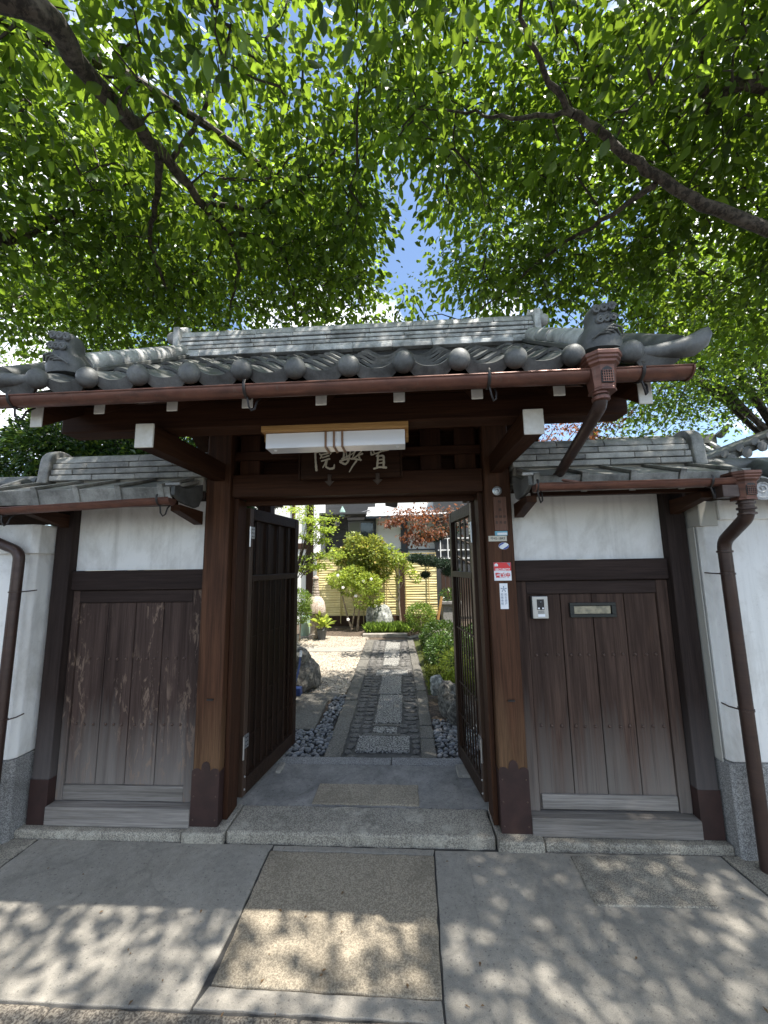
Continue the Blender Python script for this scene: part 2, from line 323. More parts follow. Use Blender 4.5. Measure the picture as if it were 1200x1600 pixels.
# ------------------------------------------------------------------ mesh helpers
WM = {}
def put(o, parent, mw=None):
    col.objects.link(o); mw = mw or Matrix.Identity(4)
    if parent is not None:
        o.parent = parent; o.matrix_parent_inverse = WM[parent].inverted()
    o.matrix_basis = mw; WM[o] = mw
    return o
def L(o, label=None, cat=None, group=None, kind=None):
    if label: o['label'] = label
    if cat: o['category'] = cat
    if group: o['group'] = group
    if kind: o['kind'] = kind
    return o
def empty(name, loc, label=None, cat=None, group=None, kind=None):
    o = bpy.data.objects.new(name, None); o.empty_display_size = .1
    put(o, None, Matrix.Translation(Vector(loc))); return L(o, label, cat, group, kind)
class MB:
    def __init__(s): s.v = []; s.f = []
    def add(s, vs, fs):
        k = len(s.v); s.v += [tuple(p) for p in vs]; s.f += [tuple(i+k for i in f) for f in fs]; return s
    def box(s, x0, x1, y0, y1, z0, z1, m=None):
        p = [Vector((x, y, z)) for x in (x0, x1) for y in (y0, y1) for z in (z0, z1)]
        if m is not None: p = [m @ q for q in p]
        return s.add(p, [(0, 1, 3, 2), (4, 6, 7, 5), (0, 4, 5, 1), (2, 3, 7, 6), (0, 2, 6, 4), (1, 5, 7, 3)])
    def tube(s, pts, rad, n=8, cap=True, flat=1.0):
        pts = [Vector(p) for p in pts]
        if isinstance(rad, (int, float)): rad = [rad]*len(pts)
        rings = []; a = None
        for i, p in enumerate(pts):
            d = (pts[min(i+1, len(pts)-1)]-pts[max(i-1, 0)]).normalized()
            if a is None: a = d.orthogonal().normalized() if abs(d.z) > .9 else Vector((0, 0, 1)).cross(d).normalized()
            a = (a-d*a.dot(d)).normalized(); b = d.cross(a)
            rings.append([p+a*(rad[i]*math.cos(6.2832*k/n))+b*(rad[i]*flat*math.sin(6.2832*k/n)) for k in range(n)])
        vs = [q for r in rings for q in r]; fs = []
        for i in range(len(pts)-1):
            for k in range(n):
                fs.append((i*n+k, i*n+(k+1) % n, (i+1)*n+(k+1) % n, (i+1)*n+k))
        if cap: fs += [tuple(range(n))[::-1], tuple((len(pts)-1)*n+k for k in range(n))]
        return s.add(vs, fs)
    def lathe(s, prof, c=(0, 0, 0), n=16, m=None):
        vs = []; fs = []
        for r, z in prof:
            for k in range(n):
                q = Vector((r*math.cos(6.2832*k/n), r*math.sin(6.2832*k/n), z)); q = (m @ q) if m is not None else q
                vs.append(q+Vector(c))
        for i in range(len(prof)-1):
            for k in range(n): fs.append((i*n+k, i*n+(k+1) % n, (i+1)*n+(k+1) % n, (i+1)*n+k))
        fs += [tuple(range(n))[::-1], tuple((len(prof)-1)*n+k for k in range(n))]
        return s.add(vs, fs)
    def prism(s, poly, d, m=None):      # poly: list of 3D points in a plane, extruded by vector d
        n = len(poly); d = Vector(d); p = [Vector(q) for q in poly]; vs = p+[q+d for q in p]
        if m is not None: vs = [m @ q for q in vs]
        return s.add(vs, [tuple(range(n)), tuple(range(2*n-1, n-1, -1))]+[(i, n+i, n+(i+1) % n, (i+1) % n) for i in range(n)])
    def mesh(s, name, mat, smooth=False):
        me = bpy.data.meshes.new(name); me.from_pydata(s.v, [], s.f)
        bm = bmesh.new(); bm.from_mesh(me); bmesh.ops.recalc_face_normals(bm, faces=bm.faces); bm.to_mesh(me); bm.free()
        me.materials.append(mat)
        if smooth: me.polygons.foreach_set('use_smooth', [True]*len(me.polygons))
        return me
    def build(s, name, mat, parent=None, smooth=False, bevel=0, mw=None, seg=2):
        mat = M[mat] if isinstance(mat, str) else mat
        o = bpy.data.objects.new(name, s.mesh(name, mat, smooth)); put(o, parent, mw)
        if bevel:
            b = o.modifiers.new('bevel', 'BEVEL'); b.width = bevel; b.segments = seg; b.limit_method = 'ANGLE'; b.angle_limit = R(40)
        if smooth:
            try: o.data.set_sharp_from_angle(angle=R(42))
            except Exception: pass
        return o
def inst(name, me, mw, parent, bevel=0):
    o = bpy.data.objects.new(name, me); put(o, parent, mw)
    if bevel:
        b = o.modifiers.new('bevel', 'BEVEL'); b.width = bevel; b.segments = 2; b.limit_method = 'ANGLE'; b.angle_limit = R(40)
    return o
def bx(name, mat, parent, x0, x1, y0, y1, z0, z1, bevel=.004, mw=None):
    return MB().box(x0, x1, y0, y1, z0, z1).build(name, mat, parent, bevel=bevel, mw=mw)
T = Matrix.Translation
def frame(o, x, y, z):
    return Matrix(((x.x, y.x, z.x, o.x), (x.y, y.y, z.y, o.y), (x.z, y.z, z.z, o.z), (0, 0, 0, 1)))
def wobble(pts, step=.06, amp=.004, seed=0):
    r = random.Random(seed); out = []
    for i, p in enumerate(pts):
        q = pts[(i+1) % len(pts)]; n = max(1, int(math.hypot(q[0]-p[0], q[1]-p[1])/step))
        for k in range(n):
            t = k/n; a = amp if k else amp*.5
            out.append((p[0]+(q[0]-p[0])*t+r.uniform(-a, a), p[1]+(q[1]-p[1])*t+r.uniform(-a, a)))
    return out
def slab(name, mat, parent, pts, ztop, thick=.04, amp=.003, seed=0, bevel=.004, step=.06, mw=None):
    w = wobble(pts, step, amp, seed)
    return MB().prism([(x, y, ztop-thick) for x, y in w], (0, 0, thick)).build(name, mat, parent, bevel=bevel, mw=mw)
def rect(x0, x1, y0, y1): return [(x0, y0), (x1, y0), (x1, y1), (x0, y1)]
def text(body, size, o, mat, parent, name='lettering', ext=.0006, vert=False, gap=1.05, bold=0.0, wid=1.0, align='CENTER'):
    def one(ch):
        c = bpy.data.curves.new('t', 'FONT'); c.body = ch; c.size = size; c.align_x = align; c.align_y = 'CENTER'; c.extrude = ext; c.offset = bold; c.resolution_u = 3
        ob = bpy.data.objects.new('t', c); col.objects.link(ob)
        me = bpy.data.meshes.new_from_object(ob.evaluated_get(bpy.context.evaluated_depsgraph_get()))
        bpy.data.objects.remove(ob); return me
    bm = bmesh.new()
    for k, ch in enumerate(body if vert else [body]):
        me = one(ch); me.transform(Matrix.Diagonal((wid, 1, 1, 1))); me.transform(T((0, -k*size*gap, 0))); bm.from_mesh(me)
    me = bpy.data.meshes.new(name); bm.to_mesh(me); bm.free()
    me.transform(Matrix.Rotation(R(90), 4, 'X')); me.materials.append(M[mat])
    ob = bpy.data.objects.new(name, me); return put(ob, parent, T(Vector(o)))
def rockmesh(name, sx, sy, sz, seed, mat, sub=3, rough=.25):
    bm = bmesh.new(); bmesh.ops.create_icosphere(bm, subdivisions=sub, radius=1)
    r = random.Random(seed); off = Vector((r.uniform(-9, 9), r.uniform(-9, 9), r.uniform(-9, 9)))
    from mathutils import noise
    for v in bm.verts:
        p = v.co.copy(); d = noise.noise(p*1.1+off)*rough*1.6+noise.noise(p*2.6+off)*rough*.8+noise.noise(p*6+off)*rough*.25
        c = Vector([math.copysign(abs(x)**.82, x) for x in p]); v.co = c*(1+d)
        v.co = Vector((v.co.x*sx, v.co.y*sy, v.co.z*sz))
    me = bpy.data.meshes.new(name); bm.to_mesh(me); bm.free(); me.materials.append(M[mat])
    me.polygons.foreach_set('use_smooth', [True]*len(me.polygons)); return me

# leaves -----------------------------------------------------------------
def unit(a): return a/np.maximum(np.linalg.norm(a, axis=1, keepdims=True), 1e-6)
def leafmesh(name, P, D, N, Ln, W, mat, detailed=True, rv=None, curl=.12):
    n = len(P); D = unit(D); S = unit(np.cross(D, N)); N = np.cross(S, D)
    Ln = Ln[:, None]; W = W[:, None]
    def pt(t, s, h): return P+D*(Ln*t)+S*(W*s)+N*(Ln*h)
    if detailed:
        V = np.stack([pt(0, 0, 0), pt(.3, .46, curl*.6), pt(.66, .38, curl*.1), pt(1, 0, -curl), pt(.66, -.38, curl*.1), pt(.3, -.46, curl*.6), pt(.3, 0, 0), pt(.66, 0, -curl*.35)], 1)
        F = [(0, 6, 1), (6, 7, 2, 1), (7, 3, 2), (0, 5, 6), (6, 5, 4, 7), (7, 4, 3)]; k = 8
    else:
        V = np.stack([pt(0, 0, 0), pt(.45, .5, curl), pt(1, 0, -curl*.5), pt(.45, -.5, curl), pt(.5, 0, 0)], 1)
        F = [(0, 4, 2, 1), (0, 3, 2, 4)]; k = 5
    me = bpy.data.meshes.new(name); nv = n*k; me.vertices.add(nv); me.vertices.foreach_set('co', V.reshape(-1).astype(np.float32))
    ls = np.array([len(f) for f in F]); base = np.concatenate([np.array(f) for f in F])
    idx = (base[None, :]+(np.arange(n)*k)[:, None]).reshape(-1)
    me.loops.add(len(idx)); me.loops.foreach_set('vertex_index', idx.astype(np.int32))
    tot = np.tile(ls, n); st = np.concatenate([[0], np.cumsum(tot)[:-1]])
    me.polygons.add(len(tot)); me.polygons.foreach_set('loop_start', st.astype(np.int32))
    try: me.polygons.foreach_set('loop_total', tot.astype(np.int32))
    except Exception: pass
    me.polygons.foreach_set('use_smooth', np.ones(len(tot), bool))
    me.update(calc_edges=True)
    at_ = me.attributes.new('rnd', 'FLOAT', 'POINT')
    if rv is None: rv = rng.random(n)
    at_.data.foreach_set('value', np.repeat(rv, k).astype(np.float32))
    me.materials.append(M[mat] if isinstance(mat, str) else mat); return me
def crown_from(C, per, spread, lsize, mat, name, parent, droop=.6, detailed=True, aspect=.52, upn=.9, flat=.7):
    n = len(C)*per; c = np.repeat(C, per, 0)
    off = rng.normal(0, 1, (n, 3))*spread*np.array([1, 1, flat]); P = c+off
    D = unit(off*np.array([1, 1, .4])+rng.normal(0, .35, (n, 3))*spread)+np.array([0, 0, -droop])*rng.uniform(.3, 1.4, (n, 1))
    N = unit(rng.normal(0, .55, (n, 3))+np.array([0, 0, upn]))
    ln = lsize*rng.uniform(.5, 1.3, n); rv = np.clip(np.repeat(rng.random(len(C)), per)*.5+rng.random(n)*.5, 0, 1)
    me = leafmesh(name, P, D, N, ln, ln*aspect*rng.uniform(.85, 1.1, n), mat, detailed, rv)
    o = bpy.data.objects.new(name, me); put(o, parent); o['kind'] = 'stuff'; return o
def ellipsoid_pts(c, r, n, shell=.35):
    d = unit(rng.normal(0, 1, (n, 3))); q = (shell+(1-shell)*rng.random((n, 1))**.5); return np.array(c)+d*q*np.array(r)
def shrub(parent, blobs, per_m3, lsize, mat, droop=.1, detailed=False, name='foliage', aspect=.5, upn=.4, shell=.5):
    P = []; D = []
    for c, r in blobs:
        n = max(30, int(per_m3*r[0]*r[1]*r[2])); p = ellipsoid_pts(c, r, n, shell); P.append(p); D.append(p-np.array(c))
    P = np.concatenate(P); D = unit(np.concatenate(D))+rng.normal(0, .5, P.shape)+np.array([0, 0, -droop]); n = len(P)
    N = unit(rng.normal(0, .6, (n, 3))+np.array([0, 0, upn])); ln = lsize*rng.uniform(.6, 1.3, n)
    o = bpy.data.objects.new(name, leafmesh(name, P, D, N, ln, ln*aspect, mat, detailed)); put(o, parent); o['kind'] = 'stuff'; return o
def crown_twigs(nodes, C, mb, rad=.006):
    """connect every leaf cluster to its nearest bough or twig, so that twigs branch"""
    pts = [np.array(p) for p in nodes]; A = np.array(pts)
    d0 = np.min(np.linalg.norm(C[:, None, :]-A[None, :, :], axis=2), 1); order = np.argsort(d0)
    buf = np.empty((len(A)+len(C)*2, 3)); buf[:len(A)] = A; m = len(A)
    for i in order:
        c = C[i]; d = np.linalg.norm(buf[:m]-c, axis=1); j = int(np.argmin(d)); q = buf[j].copy(); ln = d[j]
        if ln > 1e-3:
            mid = (q+c)/2+np.array([rng.normal(0, .08)*ln, rng.normal(0, .08)*ln, .10*ln])
            r0 = rad*(1.0+min(1.4, ln*1.2))
            mb.tube([q, mid, c], [r0, r0*.7, r0*.35], 4, False)
            buf[m] = mid; m += 1
        buf[m] = c; m += 1

# ================================================================== GROUND
ground = MB().add([(-400, -400, -.03), (400, -400, -.03), (400, 400, -.03), (-400, 400, -.03)], [(0, 1, 2, 3)]).build('ground', 'asphalt')
L(ground, kind='structure')
pave = MB().box(-6, 6, -2.2, .0, -.028, -.008).build('pavement', 'joint'); L(pave, kind='structure')
slab('concrete_panel', 'concrete', pave, [(-2.245, -.885), (-.832, -.893), (-.812, -.50), (-.822, -.10), (-.81, -.056), (-2.245, -.056)], .0, .02, .0025, 1)
slab('cement_strip', 'cement', pave, [(-.802, -.096), (.108, -.104), (.118, -.064), (-.803, -.062)], .001, .02, .003, 2, .003)
slab('granite_slab', 'granite_slab', pave, [(-.795, -.806), (.093, -.820), (.112, -.112), (-.812, -.104)], .003, .03, .004, 3, .006)
slab('cement_strip', 'cement', pave, [(-.822, -.886), (.094, -.896), (.090, -.826), (-.798, -.812)], .0005, .02, .003, 4, .003)
slab('concrete_panel', 'concrete', pave, [(.103, -1.9), (1.688, -1.9), (1.688, -.31), (1.665, -.058), (.122, -.068), (.100, -.82)], .0, .02, .003, 5)
slab('granite_slab', 'granite_kerb', pave, [(.850, -.402), (1.408, -.392), (1.42, -.082), (.858, -.088)], .007, .02, .004, 6, .004)
slab('granite_slab', 'granite_kerb', pave, [(-3.6, -.07), (-3.6, -1.2), (-2.256, -.893), (-2.256, -.056)], -.001, .02, .004, 7)
slab('granite_slab', 'granite_kerb', pave, [(1.698, -1.9), (3.6, -1.9), (3.6, -.06), (1.678, -.056), (1.70, -.31)], .001, .02, .005, 8)
xs = [-3.6, -2.3, -1.35, -.42, .094]
for i in range(4):
    slab('kerb_stone', 'granite_rough', pave, rect(xs[i]+.004, xs[i+1]-.004, -1.25, -.903), .002, .03, .004, 20+i, .008)
slab('concrete_panel', 'cement', pave, rect(-3.6, .094, -1.9, -1.26), -.001, .02, .003, 31)

# threshold: kerb stones, step and floor of the gateway
step = MB().box(-1.9, 1.3, .045, .76, -.02, .03).build('gate_step', 'joint'); L(step, kind='structure')
slab('step_stone', 'granite_kerb', step, rect(-1.103, .470, -.045, .215), .058, .08, .006, 40, .014)
slab('kerb_stone', 'granite_kerb', step, rect(-2.42, -1.372, -.050, .10), .040, .06, .006, 41, .012)
slab('kerb_stone', 'granite_kerb', step, rect(.742, 1.76, -.048, .10), .040, .06, .006, 42, .012)
slab('foundation_stone', 'granite_kerb', step, rect(-1.366, -1.109, -.062, .25), .052, .08, .004, 43, .01)
slab('foundation_stone', 'granite_kerb', step, rect(.477, .736, -.068, .25), .052, .08, .004, 44, .01)
slab('floor_screed', 'concrete_b', step, [(-1.36, .222), (.76, .222), (.76, .745), (-1.36, .745)], .054, .05, .004, 45, .006)
slab('floor_slab', 'granite_slab', step, rect(-.660, .045, .232, .468), .062, .03, .004, 46, .008)
slab('threshold_stone', 'granite', step, rect(-1.30, -.16, .752, .872), .050, .07, .003, 47, .006)
slab('threshold_stone', 'granite', step, rect(-.154, .86, .752, .876), .050, .07, .003, 48, .006)
for k, (a, b) in enumerate([((-1.03, .60), (-.99, .74)), ((.34, .58), (.43, .74))]):
    slab('door_stop', 'cement', step, rect(a[0], b[0], a[1], b[1]), .072, .03, .004, 49+k, .008)

# ================================================================== THE GATE
XL, XR = -1.262, .600
gate = empty('temple_gate', (-.33, .08, .05), 'roofed wooden temple gate with grey tiled roof, thick brown pillars and copper gutter', 'gate')
def scallop(x0, x1, y, zt, n=3):
    """ornamental top edge of a copper shoe"""
    w = (x1-x0)/n; out = []
    for k in range(n):
        h = .035 if k == n//2 else .018
        for j in range(7):
            a = math.pi*j/6; out.append((x0+w*(k+.5)-w*.48*math.cos(a), y, zt+h*math.sin(a)+(.022 if k == n//2 else 0)))
    return out
def pillar(x, w=.168, d=.175, shoe=.40, top=2.74):
    p = bx('pillar', 'pillar', gate, x-w/2, x+w/2, 0, d, .053, top, .007)
    e = .003; x0, x1 = x-w/2-e, x+w/2+e
    s = MB(); n = 3
    s.prism([(x0, -e, .053), (x1, -e, .053)]+scallop(x0, x1, -e, shoe-.04)[::-1], (0, .0025, 0))
    s.box(x0, x0+.0025, -e+.0026, d+e, .053, shoe-.045); s.box(x1-.0025, x1, -e+.0026, d+e, .053, shoe-.045)
    sh = s.build('copper_shoe', 'shoe', p)
    for zz in (.09, .22, .34):
        for xx in (x0+.018, x1-.018): MB().lathe([(.005, 0), (.0045, .002), (.002, .0035)], (xx, -e, zz), 8, Matrix.Rotation(R(90), 4, 'X')).build('nail_head', 'nail', p, True)
    # iron staple
    st = MB().box(x-.02+.01, x+.03, -.012, .0, .775, .783).build('iron_staple', 'iron', p)
    return p
pillar(XL); pillar(XR, shoe=.43)
for x in (XL-.03, XR+.03):
    bx('rear_post', 'beam_z', gate, x-.06, x+.06, .93, 1.05, .0, 2.55, .005)
# door jambs beside the pillars
bx('jamb', 'beam_z', gate, XL+.088, XL+.118, .06, .20, .056, 2.068, .003)
bx('jamb', 'beam_z', gate, XR-.118, XR-.088, .06, .20, .056, 2.068, .003)
bx('lintel', 'beam_x', gate, XL+.086, XR-.086, .022, .165, 2.07, 2.226, .006)
bx('head_rail', 'beam_x', gate, XL+.12, XR-.12, .17, .215, 2.035, 2.085, .003)
bx('tie_beam', 'beam_x', gate, XL+.086, XR-.086, .045, .14, 2.335, 2.395, .005)
bx('top_beam', 'beam_x', gate, -1.95, 1.26, .0, .17, 2.75, 2.93, .008)
bx('upper_tie', 'beam_x', gate, XL+.086, XR-.086, .035, .15, 2.52, 2.66, .005)
for x in (-1.07, -.10, .18, .41):
    bx('strut', 'beam_z', gate, x-.07, x+.07, .052, .13, 2.228, 2.333, .004)
    bx('strut', 'beam_z', gate, x-.07, x+.07, .052, .13, 2.397, 2.518, .004)
bx('back_panel', 'beam_x', gate, XL+.086, XR-.086, .150, .162, 2.228, 2.75, 0)
def bracket(x):
    b = bx('bracket_beam', 'beam_y', gate, x-.044, x+.044, -.745, 1.25, 2.185, 2.302, .005)
    bx('white_end', 'white_end', b, x-.046, x+.046, -.757, -.746, 2.183, 2.304, .003)
bracket(XL); bracket(XR)
pl = MB().box(-1.79, 1.085, -.655, -.535, 2.306, 2.452).build('purlin', 'beam_x', gate, bevel=.008)
bx('rear_purlin', 'beam_x', gate, -1.79, 1.085, .93, 1.05, 2.46, 2.58, .006)
bx('ridge_beam', 'beam_x', gate, -1.98, 1.27, .13, .27, 2.94, 3.02, .006)

TS = .648                                  # roof pitch
EY, EZ = -.93, 2.437                      # eave line of the tiles
def zt(y): return EZ+(y-EY)*TS
pitch = math.atan(TS); cs, sn = math.cos(pitch), math.sin(pitch)
RY = .20
X0, X1 = -1.93, 1.235                     # eave ends
def rafters():
    for i, px in enumerate([157, 270, 387, 502, 624, 746, 875]):
        x = at(px, 632, -.87).x
        m = MB(); y0, y1 = -.87, RY
        z0 = 2.313
        m.add([(x+a, y, z0+(y-y0)*TS+h) for y in (y0, y1) for a in (-.0235, .0235) for h in (0, .046)], [(0, 1, 3, 2), (4, 6, 7, 5), (0, 4, 5, 1), (2, 3, 7, 6), (0, 2, 6, 4), (1, 5, 7, 3)])
        r = m.build('rafter', 'beam_y', gate, bevel=.003)
        MB().box(x-.025, x+.025, y0-.007, y0-.0005, z0-.003, z0+.048).build('white_end', 'white_end', r, bevel=.003)
        m = MB(); y0b, y1b = 1.27, RY
        m.add([(x+a, y, z0+(y0b-y)*TS+h) for y in (y0b, y1b) for a in (-.0235, .0235) for h in (0, .056)], [(0, 1, 3, 2), (4, 6, 7, 5), (0, 4, 5, 1), (2, 3, 7, 6), (0, 2, 6, 4), (1, 5, 7, 3)])
        m.build('rear_rafter', 'beam_y', gate)
rafters()
for x, s in ((-1.70, -1), (1.03, 1)):     # barge boards
    m = MB(); y0, y1 = -.87, RY; z0 = 2.262
    for ya, yb in ((y0, y1),):
        m.add([(x+a, y, z0+(y-y0)*TS+h) for y in (ya, yb) for a in (-.026, .026) for h in (0, .095)], [(0, 1, 3, 2), (4, 6, 7, 5), (0, 4, 5, 1), (2, 3, 7, 6), (0, 2, 6, 4), (1, 5, 7, 3)])
    b = m.build('barge_board', 'beam_y', gate, bevel=.003)
    MB().box(x-.028, x+.028, y0-.008, y0-.0005, z0-.004, z0+.097).build('white_end', 'white_end', b, bevel=.003)
    m = MB(); y0 = 1.27
    m.add([(x+a, y, z0+(y0-y)*TS+h) for y in (y0, RY) for a in (-.026, .026) for h in (0, .095)], [(0, 1, 3, 2), (4, 6, 7, 5), (0, 4, 5, 1), (2, 3, 7, 6), (0, 2, 6, 4), (1, 5, 7, 3)])
    m.build('rear_barge_board', 'beam_y', gate)
# roof deck
m = MB()
for y0, y1, s in ((-.90, RY, 1),):
    def pr(off):
        return [(y, 2.362+(min(y, 2*RY-y)+.87)*TS+off) for y in (-.90, RY, 2*RY+.90)]
lo, hi = pr(0), pr(.055)
pol = lo+hi[::-1]
m.prism([(X0+.06, y, z) for y, z in pol], (X1-X0-.12, 0, 0))
roof = m.build('roof', 'deck', gate)
bx('fascia', 'fascia', roof, X0+.05, X1-.05, -.915, -.903, 2.345, 2.405, .003)

# pantiles
PX = .2335; XB = .939                      # spacing, rightmost round end
def prof(u):                               # u in [0,1] across one tile from cover roll to cover roll
    c = (1+math.cos(2*math.pi*u))/2
    return .036*c**1.6-.012-.006*math.sin(math.pi*u)
def tile_mesh(length, name='roof_tile', skirt=False):
    n = 14; th = .016; vs = []; fs = []
    us = [(-.10+1.06*i/n) for i in range(n+1)]
    for s, lift in ((0, .024), (length, 0.0)):
        for u in us: vs.append((u*PX, s, prof(u)+lift))
        for u in us: vs.append((u*PX, s, prof(u)+lift-th))
    w = n+1
    for i in range(n):
        fs += [(i, i+1, 2*w+i+1, 2*w+i), (w+i, 3*w+i, 3*w+i+1, w+i+1), (i, w+i, w+i+1, i+1), (2*w+i, 2*w+i+1, 3*w+i+1, 3*w+i)]
    fs += [(0, 2*w, 3*w, w), (n, w+n, 3*w+n, 2*w+n)]
    mb = MB().add(vs, fs)
    if skirt:                              # hanging front lip of an eave tile
        k = 12; vs = []; fs = []
        for i in range(k+1):
            u = .13+.74*i/k; t = i/k
            zb = -.012-.040*math.sin(math.pi*t)**.7; zt_ = prof(u)+.026
            for yy in (-.016, .004): vs += [(u*PX, yy, zt_), (u*PX, yy, min(zb, zt_-.012))]
        for i in range(k):
            a = i*4; b = a+4
            fs += [(a, b, b+1, a+1), (a+2, a+3, b+3, b+2), (a, a+2, b+2, b), (a+1, b+1, b+3, a+3)]
        fs += [(0, 1, 3, 2), (k*4, k*4+2, k*4+3, k*4+1)]
        mb.add(vs, fs)
    return mb.mesh(name, M['tile'], True)
TL = .205
t_me = tile_mesh(TL+.035); e_me = tile_mesh(TL+.035, 'eave_tile', True)
bm_ = MB().lathe([(.008, 0.), (.046, .002), (.0475, .010), (.045, .022), (.037, .034), (.024, .042), (.008, .046)], (0, 0, 0), 20, Matrix.Rotation(R(90), 4, 'X'))
ball_me = bm_.mesh('round_tile_end', M['tile'], True)
for me_ in (t_me, e_me, ball_me):
    try: me_.set_sharp_from_angle(angle=R(45))
    except Exception: pass
def slope_m(x, s, back=False, jit=0):
    y = EY+s*cs; z = EZ+s*sn
    rot = Matrix.Rotation(pitch, 4, 'X')
    m_ = T((x, y, z)) @ rot @ Matrix.Rotation(rnd.uniform(-jit, jit), 4, 'Z') @ Matrix.Rotation(rnd.uniform(-jit, jit)*.6, 4, 'Y')
    if back: m_ = T((0, 2*RY, 0)) @ Matrix.Diagonal((1, -1, 1, 1)) @ m_
    return m_
cols_ = [XB-PX*k for k in range(12)]
allc = [XB+PX] + cols_                     # tile to the left of each roll
for k, xb in enumerate(cols_+[XB-PX*12]):
    x = xb                                 # this tile spans from roll at x to roll at x+PX
    for r_ in range(6):
        s = r_*TL
        me_ = e_me if r_ == 0 else t_me
        inst('eave_tile' if r_ == 0 else 'roof_tile', me_, slope_m(x, s, jit=.012), roof)
        if r_ < 5: inst('rear_tile', me_, slope_m(x, s, True, .008), roof)
for xb in cols_:
    inst('round_tile_end', ball_me, T((xb+.002, EY-.018, EZ+.012+rnd.uniform(-.004, .004))) @ Matrix.Rotation(R(8), 4, 'X'), roof)
# verge rolls and upturned corner tiles
def corner(sx, xe):
    g = MB()
    g.tube([(xe-sx*.02, EY+.02, EZ+.045), (xe-sx*.02, RY-.05, zt(RY-.05)+.05)], .055, 12)
    g.build('verge_roll', 'tile', roof, True)
    h = MB()
    P_ = [(-.20, .0, .022), (-.12, .0, .020), (-.03, -.004, .026), (.025, -.008, .036), (.056, -.012, .056), (.080, -.015, .085), (.092, -.016, .106)]
    rr = [.020, .029, .040, .044, .040, .027, .009]
    h.tube([(xe+sx*a, EY-.005+b, EZ+c) for a, b, c in P_], rr, 14)
    h.build('upturned_corner_tile', 'tile', roof, True)
corner(1, 1.165); corner(-1, -1.86)

# main ridge: courses of flat ridge tiles under a row of round caps
RX0, RX1 = -1.655, .945
zb = 3.145
for c in range(5):
    th = .0250 if c else .030
    w = .118-.006*c+(.012 if c == 0 else 0)+(.008 if c == 4 else 0)
    z0 = zb+c*.0355
    x = RX0-(.02 if c in (0,) else 0)-(.31*rnd.random() if c else .1)
    while x < RX1:
        xa = max(x, RX0-(.02 if c == 0 else 0)); xb_ = min(x+.285, RX1+(.02 if c == 0 else 0))
        if xb_-xa > .02:
            dy = rnd.uniform(-.002, .002)
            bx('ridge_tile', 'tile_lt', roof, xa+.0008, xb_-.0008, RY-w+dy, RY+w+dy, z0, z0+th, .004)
        x += .285
bx('ridge_core', 'joint', roof, RX0+.01, RX1-.01, RY-.085, RY+.085, 3.05, 3.325, 0)  # core coloured dark to stand for the inset shadow between the courses
x = RX0
while x < RX1-.02:
    x2 = min(x+.29, RX1)
    m = MB(); n = 10
    pr_ = [(RY-.092*math.cos(math.pi*k/n), 3.3225+.074*math.sin(math.pi*k/n)**.8) for k in range(n+1)]
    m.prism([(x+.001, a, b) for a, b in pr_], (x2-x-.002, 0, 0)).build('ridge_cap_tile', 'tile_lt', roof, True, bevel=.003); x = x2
def ridge_end(x, s):
    o = MB(); 
    o.box(min(x, x+s*.045), max(x, x+s*.045), RY-.125, RY+.125, 3.15, 3.39)
    o.prism([(x+s*.002, RY-.11+.22*k/8, 3.385+.035*math.sin(math.pi*k/8)) for k in range(9)], (s*.04, 0, 0))
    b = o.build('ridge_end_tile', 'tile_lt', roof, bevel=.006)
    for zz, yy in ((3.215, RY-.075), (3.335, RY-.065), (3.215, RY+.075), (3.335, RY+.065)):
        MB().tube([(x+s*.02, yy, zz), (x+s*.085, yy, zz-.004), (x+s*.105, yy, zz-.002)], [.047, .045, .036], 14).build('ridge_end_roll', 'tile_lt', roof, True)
    MB().tube([(x+s*.0, RY, 3.405), (x+s*.09, RY, 3.41)], [.05, .046], 14).build('ridge_end_roll', 'tile_lt', roof, True)
ridge_end(RX0, -1); ridge_end(RX1, 1)
